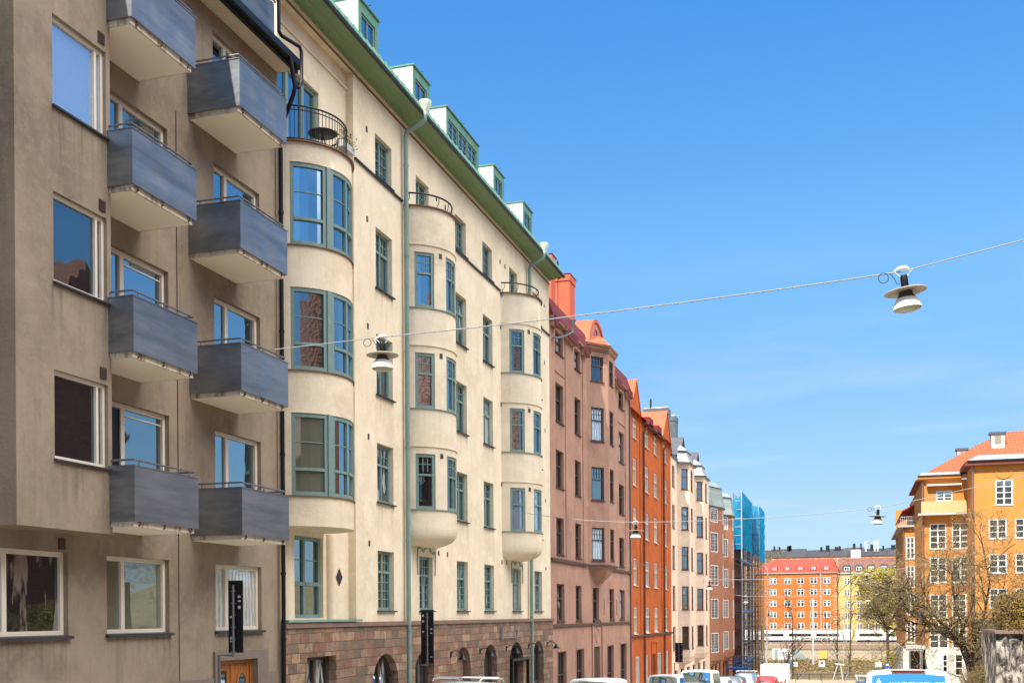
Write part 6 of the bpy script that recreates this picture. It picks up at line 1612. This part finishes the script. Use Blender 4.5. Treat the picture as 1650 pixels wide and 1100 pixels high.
# =================================================================== LIGHT, SKY, CAMERA
FILL_CLOUD = 28.0
AZ, EL = 12.0, 50.0      # sun behind the camera, 12 degrees to the left of the street axis
s = Vector((-math.sin(R(AZ)) * math.cos(R(EL)), -math.cos(R(AZ)) * math.cos(R(EL)), math.sin(R(EL))))
ld = bpy.data.lights.new('sun', 'SUN'); ld.energy = 4.2; ld.angle = R(.5); ld.color = (1, .93, .82)
lo = bpy.data.objects.new('sun', ld); COL.objects.link(lo); lo.rotation_euler = s.to_track_quat('Z', 'Y').to_euler(); lo.location = (0, -20, 40)
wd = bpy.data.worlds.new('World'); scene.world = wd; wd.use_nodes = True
n = wd.node_tree.nodes; l = wd.node_tree.links; bg = n['Background']
sk = n.new('ShaderNodeTexSky'); sk.sky_type = 'NISHITA'; sk.sun_disc = False; sk.sun_elevation = R(EL)
sk.sun_rotation = math.atan2(s.x, s.y); sk.air_density = 1.0; sk.dust_density = .6; sk.ozone_density = 1.6
geo = n.new('ShaderNodeTexCoord'); sep = n.new('ShaderNodeSeparateXYZ'); l.new(geo.outputs['Generated'], sep.inputs[0])
# polarised, deep blue clear sky: tint by elevation
cr = n.new('ShaderNodeValToRGB'); el = cr.color_ramp.elements
stops = [(0, (.3, .39, .58)), (.05, (.3, .37, .5)), (.103, (.335, .39, .44)), (.208, (.35, .49, .56)), (.307, (.36, .6, .72)), (.472, (.25, .6, .85)), (1, (.2, .6, 1))]
while len(el) < len(stops): el.new(.5)
for e_, (p, c) in zip(el, stops): e_.position = p; e_.color = (*c, 1)
l.new(sep.outputs['Z'], cr.inputs[0])
mu = n.new('ShaderNodeMix'); mu.data_type = 'RGBA'; mu.blend_type = 'MULTIPLY'; mu.inputs[0].default_value = 1
l.new(sk.outputs[0], mu.inputs[6]); l.new(cr.outputs[0], mu.inputs[7])
# faint wisps low in the sky
wm = n.new('ShaderNodeMapping'); wm.inputs['Scale'].default_value = (3, 3, 22); l.new(geo.outputs['Generated'], wm.inputs[0])
wn_ = n.new('ShaderNodeTexNoise'); wn_.inputs['Scale'].default_value = 1.3; wn_.inputs['Detail'].default_value = 7; l.new(wm.outputs[0], wn_.inputs['Vector'])
wr = n.new('ShaderNodeMapRange'); wr.inputs['From Min'].default_value = .5; wr.inputs['From Max'].default_value = .8; wr.inputs['To Max'].default_value = .45; l.new(wn_.outputs['Fac'], wr.inputs['Value'])
wz = n.new('ShaderNodeMapRange'); wz.inputs['From Min'].default_value = .32; wz.inputs['From Max'].default_value = .12; l.new(sep.outputs['Z'], wz.inputs['Value'])
wp = n.new('ShaderNodeMath'); wp.operation = 'MULTIPLY'; l.new(wr.outputs[0], wp.inputs[0]); l.new(wz.outputs[0], wp.inputs[1])
wx = n.new('ShaderNodeMix'); wx.data_type = 'RGBA'; wx.inputs[7].default_value = (2.9, 3.1, 3.3, 1); l.new(wp.outputs[0], wx.inputs[0]); l.new(mu.outputs[2], wx.inputs[6])
# added bright cloud out of view, high over the street's far side, fills shaded facades
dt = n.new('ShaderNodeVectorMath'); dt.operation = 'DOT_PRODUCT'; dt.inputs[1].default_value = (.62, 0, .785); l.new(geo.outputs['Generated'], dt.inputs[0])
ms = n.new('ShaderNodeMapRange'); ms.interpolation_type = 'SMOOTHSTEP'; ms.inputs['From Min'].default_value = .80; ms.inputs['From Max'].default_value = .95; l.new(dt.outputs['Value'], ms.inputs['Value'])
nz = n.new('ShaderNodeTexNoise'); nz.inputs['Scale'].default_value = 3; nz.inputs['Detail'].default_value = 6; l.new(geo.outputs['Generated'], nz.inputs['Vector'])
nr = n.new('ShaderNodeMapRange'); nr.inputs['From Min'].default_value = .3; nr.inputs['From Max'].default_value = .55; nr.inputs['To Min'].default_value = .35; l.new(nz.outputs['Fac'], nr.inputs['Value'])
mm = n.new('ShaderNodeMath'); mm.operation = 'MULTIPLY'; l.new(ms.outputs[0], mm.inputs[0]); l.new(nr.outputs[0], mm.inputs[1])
cx = n.new('ShaderNodeMix'); cx.data_type = 'RGBA'; cx.inputs[7].default_value = (FILL_CLOUD * 1.0, FILL_CLOUD * .95, FILL_CLOUD * .9, 1)
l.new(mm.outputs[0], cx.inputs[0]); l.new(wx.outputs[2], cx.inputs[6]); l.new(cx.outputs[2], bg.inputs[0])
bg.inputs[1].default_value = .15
cam = bpy.data.cameras.new('camera'); co = bpy.data.objects.new('camera', cam); COL.objects.link(co); scene.camera = co
cam.sensor_width = 36; cam.lens = 36 * 1790 / 1650; cam.shift_y = 439.5 / 1650; cam.clip_end = 4000; cam.clip_start = .1
TH = math.atan(549 / 1790)
co.rotation_mode = 'QUATERNION'
co.rotation_quaternion = (Matrix.Rotation(TH, 4, 'Z') @ Matrix.Rotation(R(90), 4, 'X') @ Matrix.Rotation(-.0065, 4, 'Z')).to_quaternion()
co.location = (0, 0, 0)
vs = scene.view_settings; vs.view_transform = 'Standard'; vs.look = 'None'; vs.gamma = 1; vs.exposure = 1.0
scene.cycles.use_denoising = True; scene.cycles.max_bounces = 8; scene.cycles.transparent_max_bounces = 16
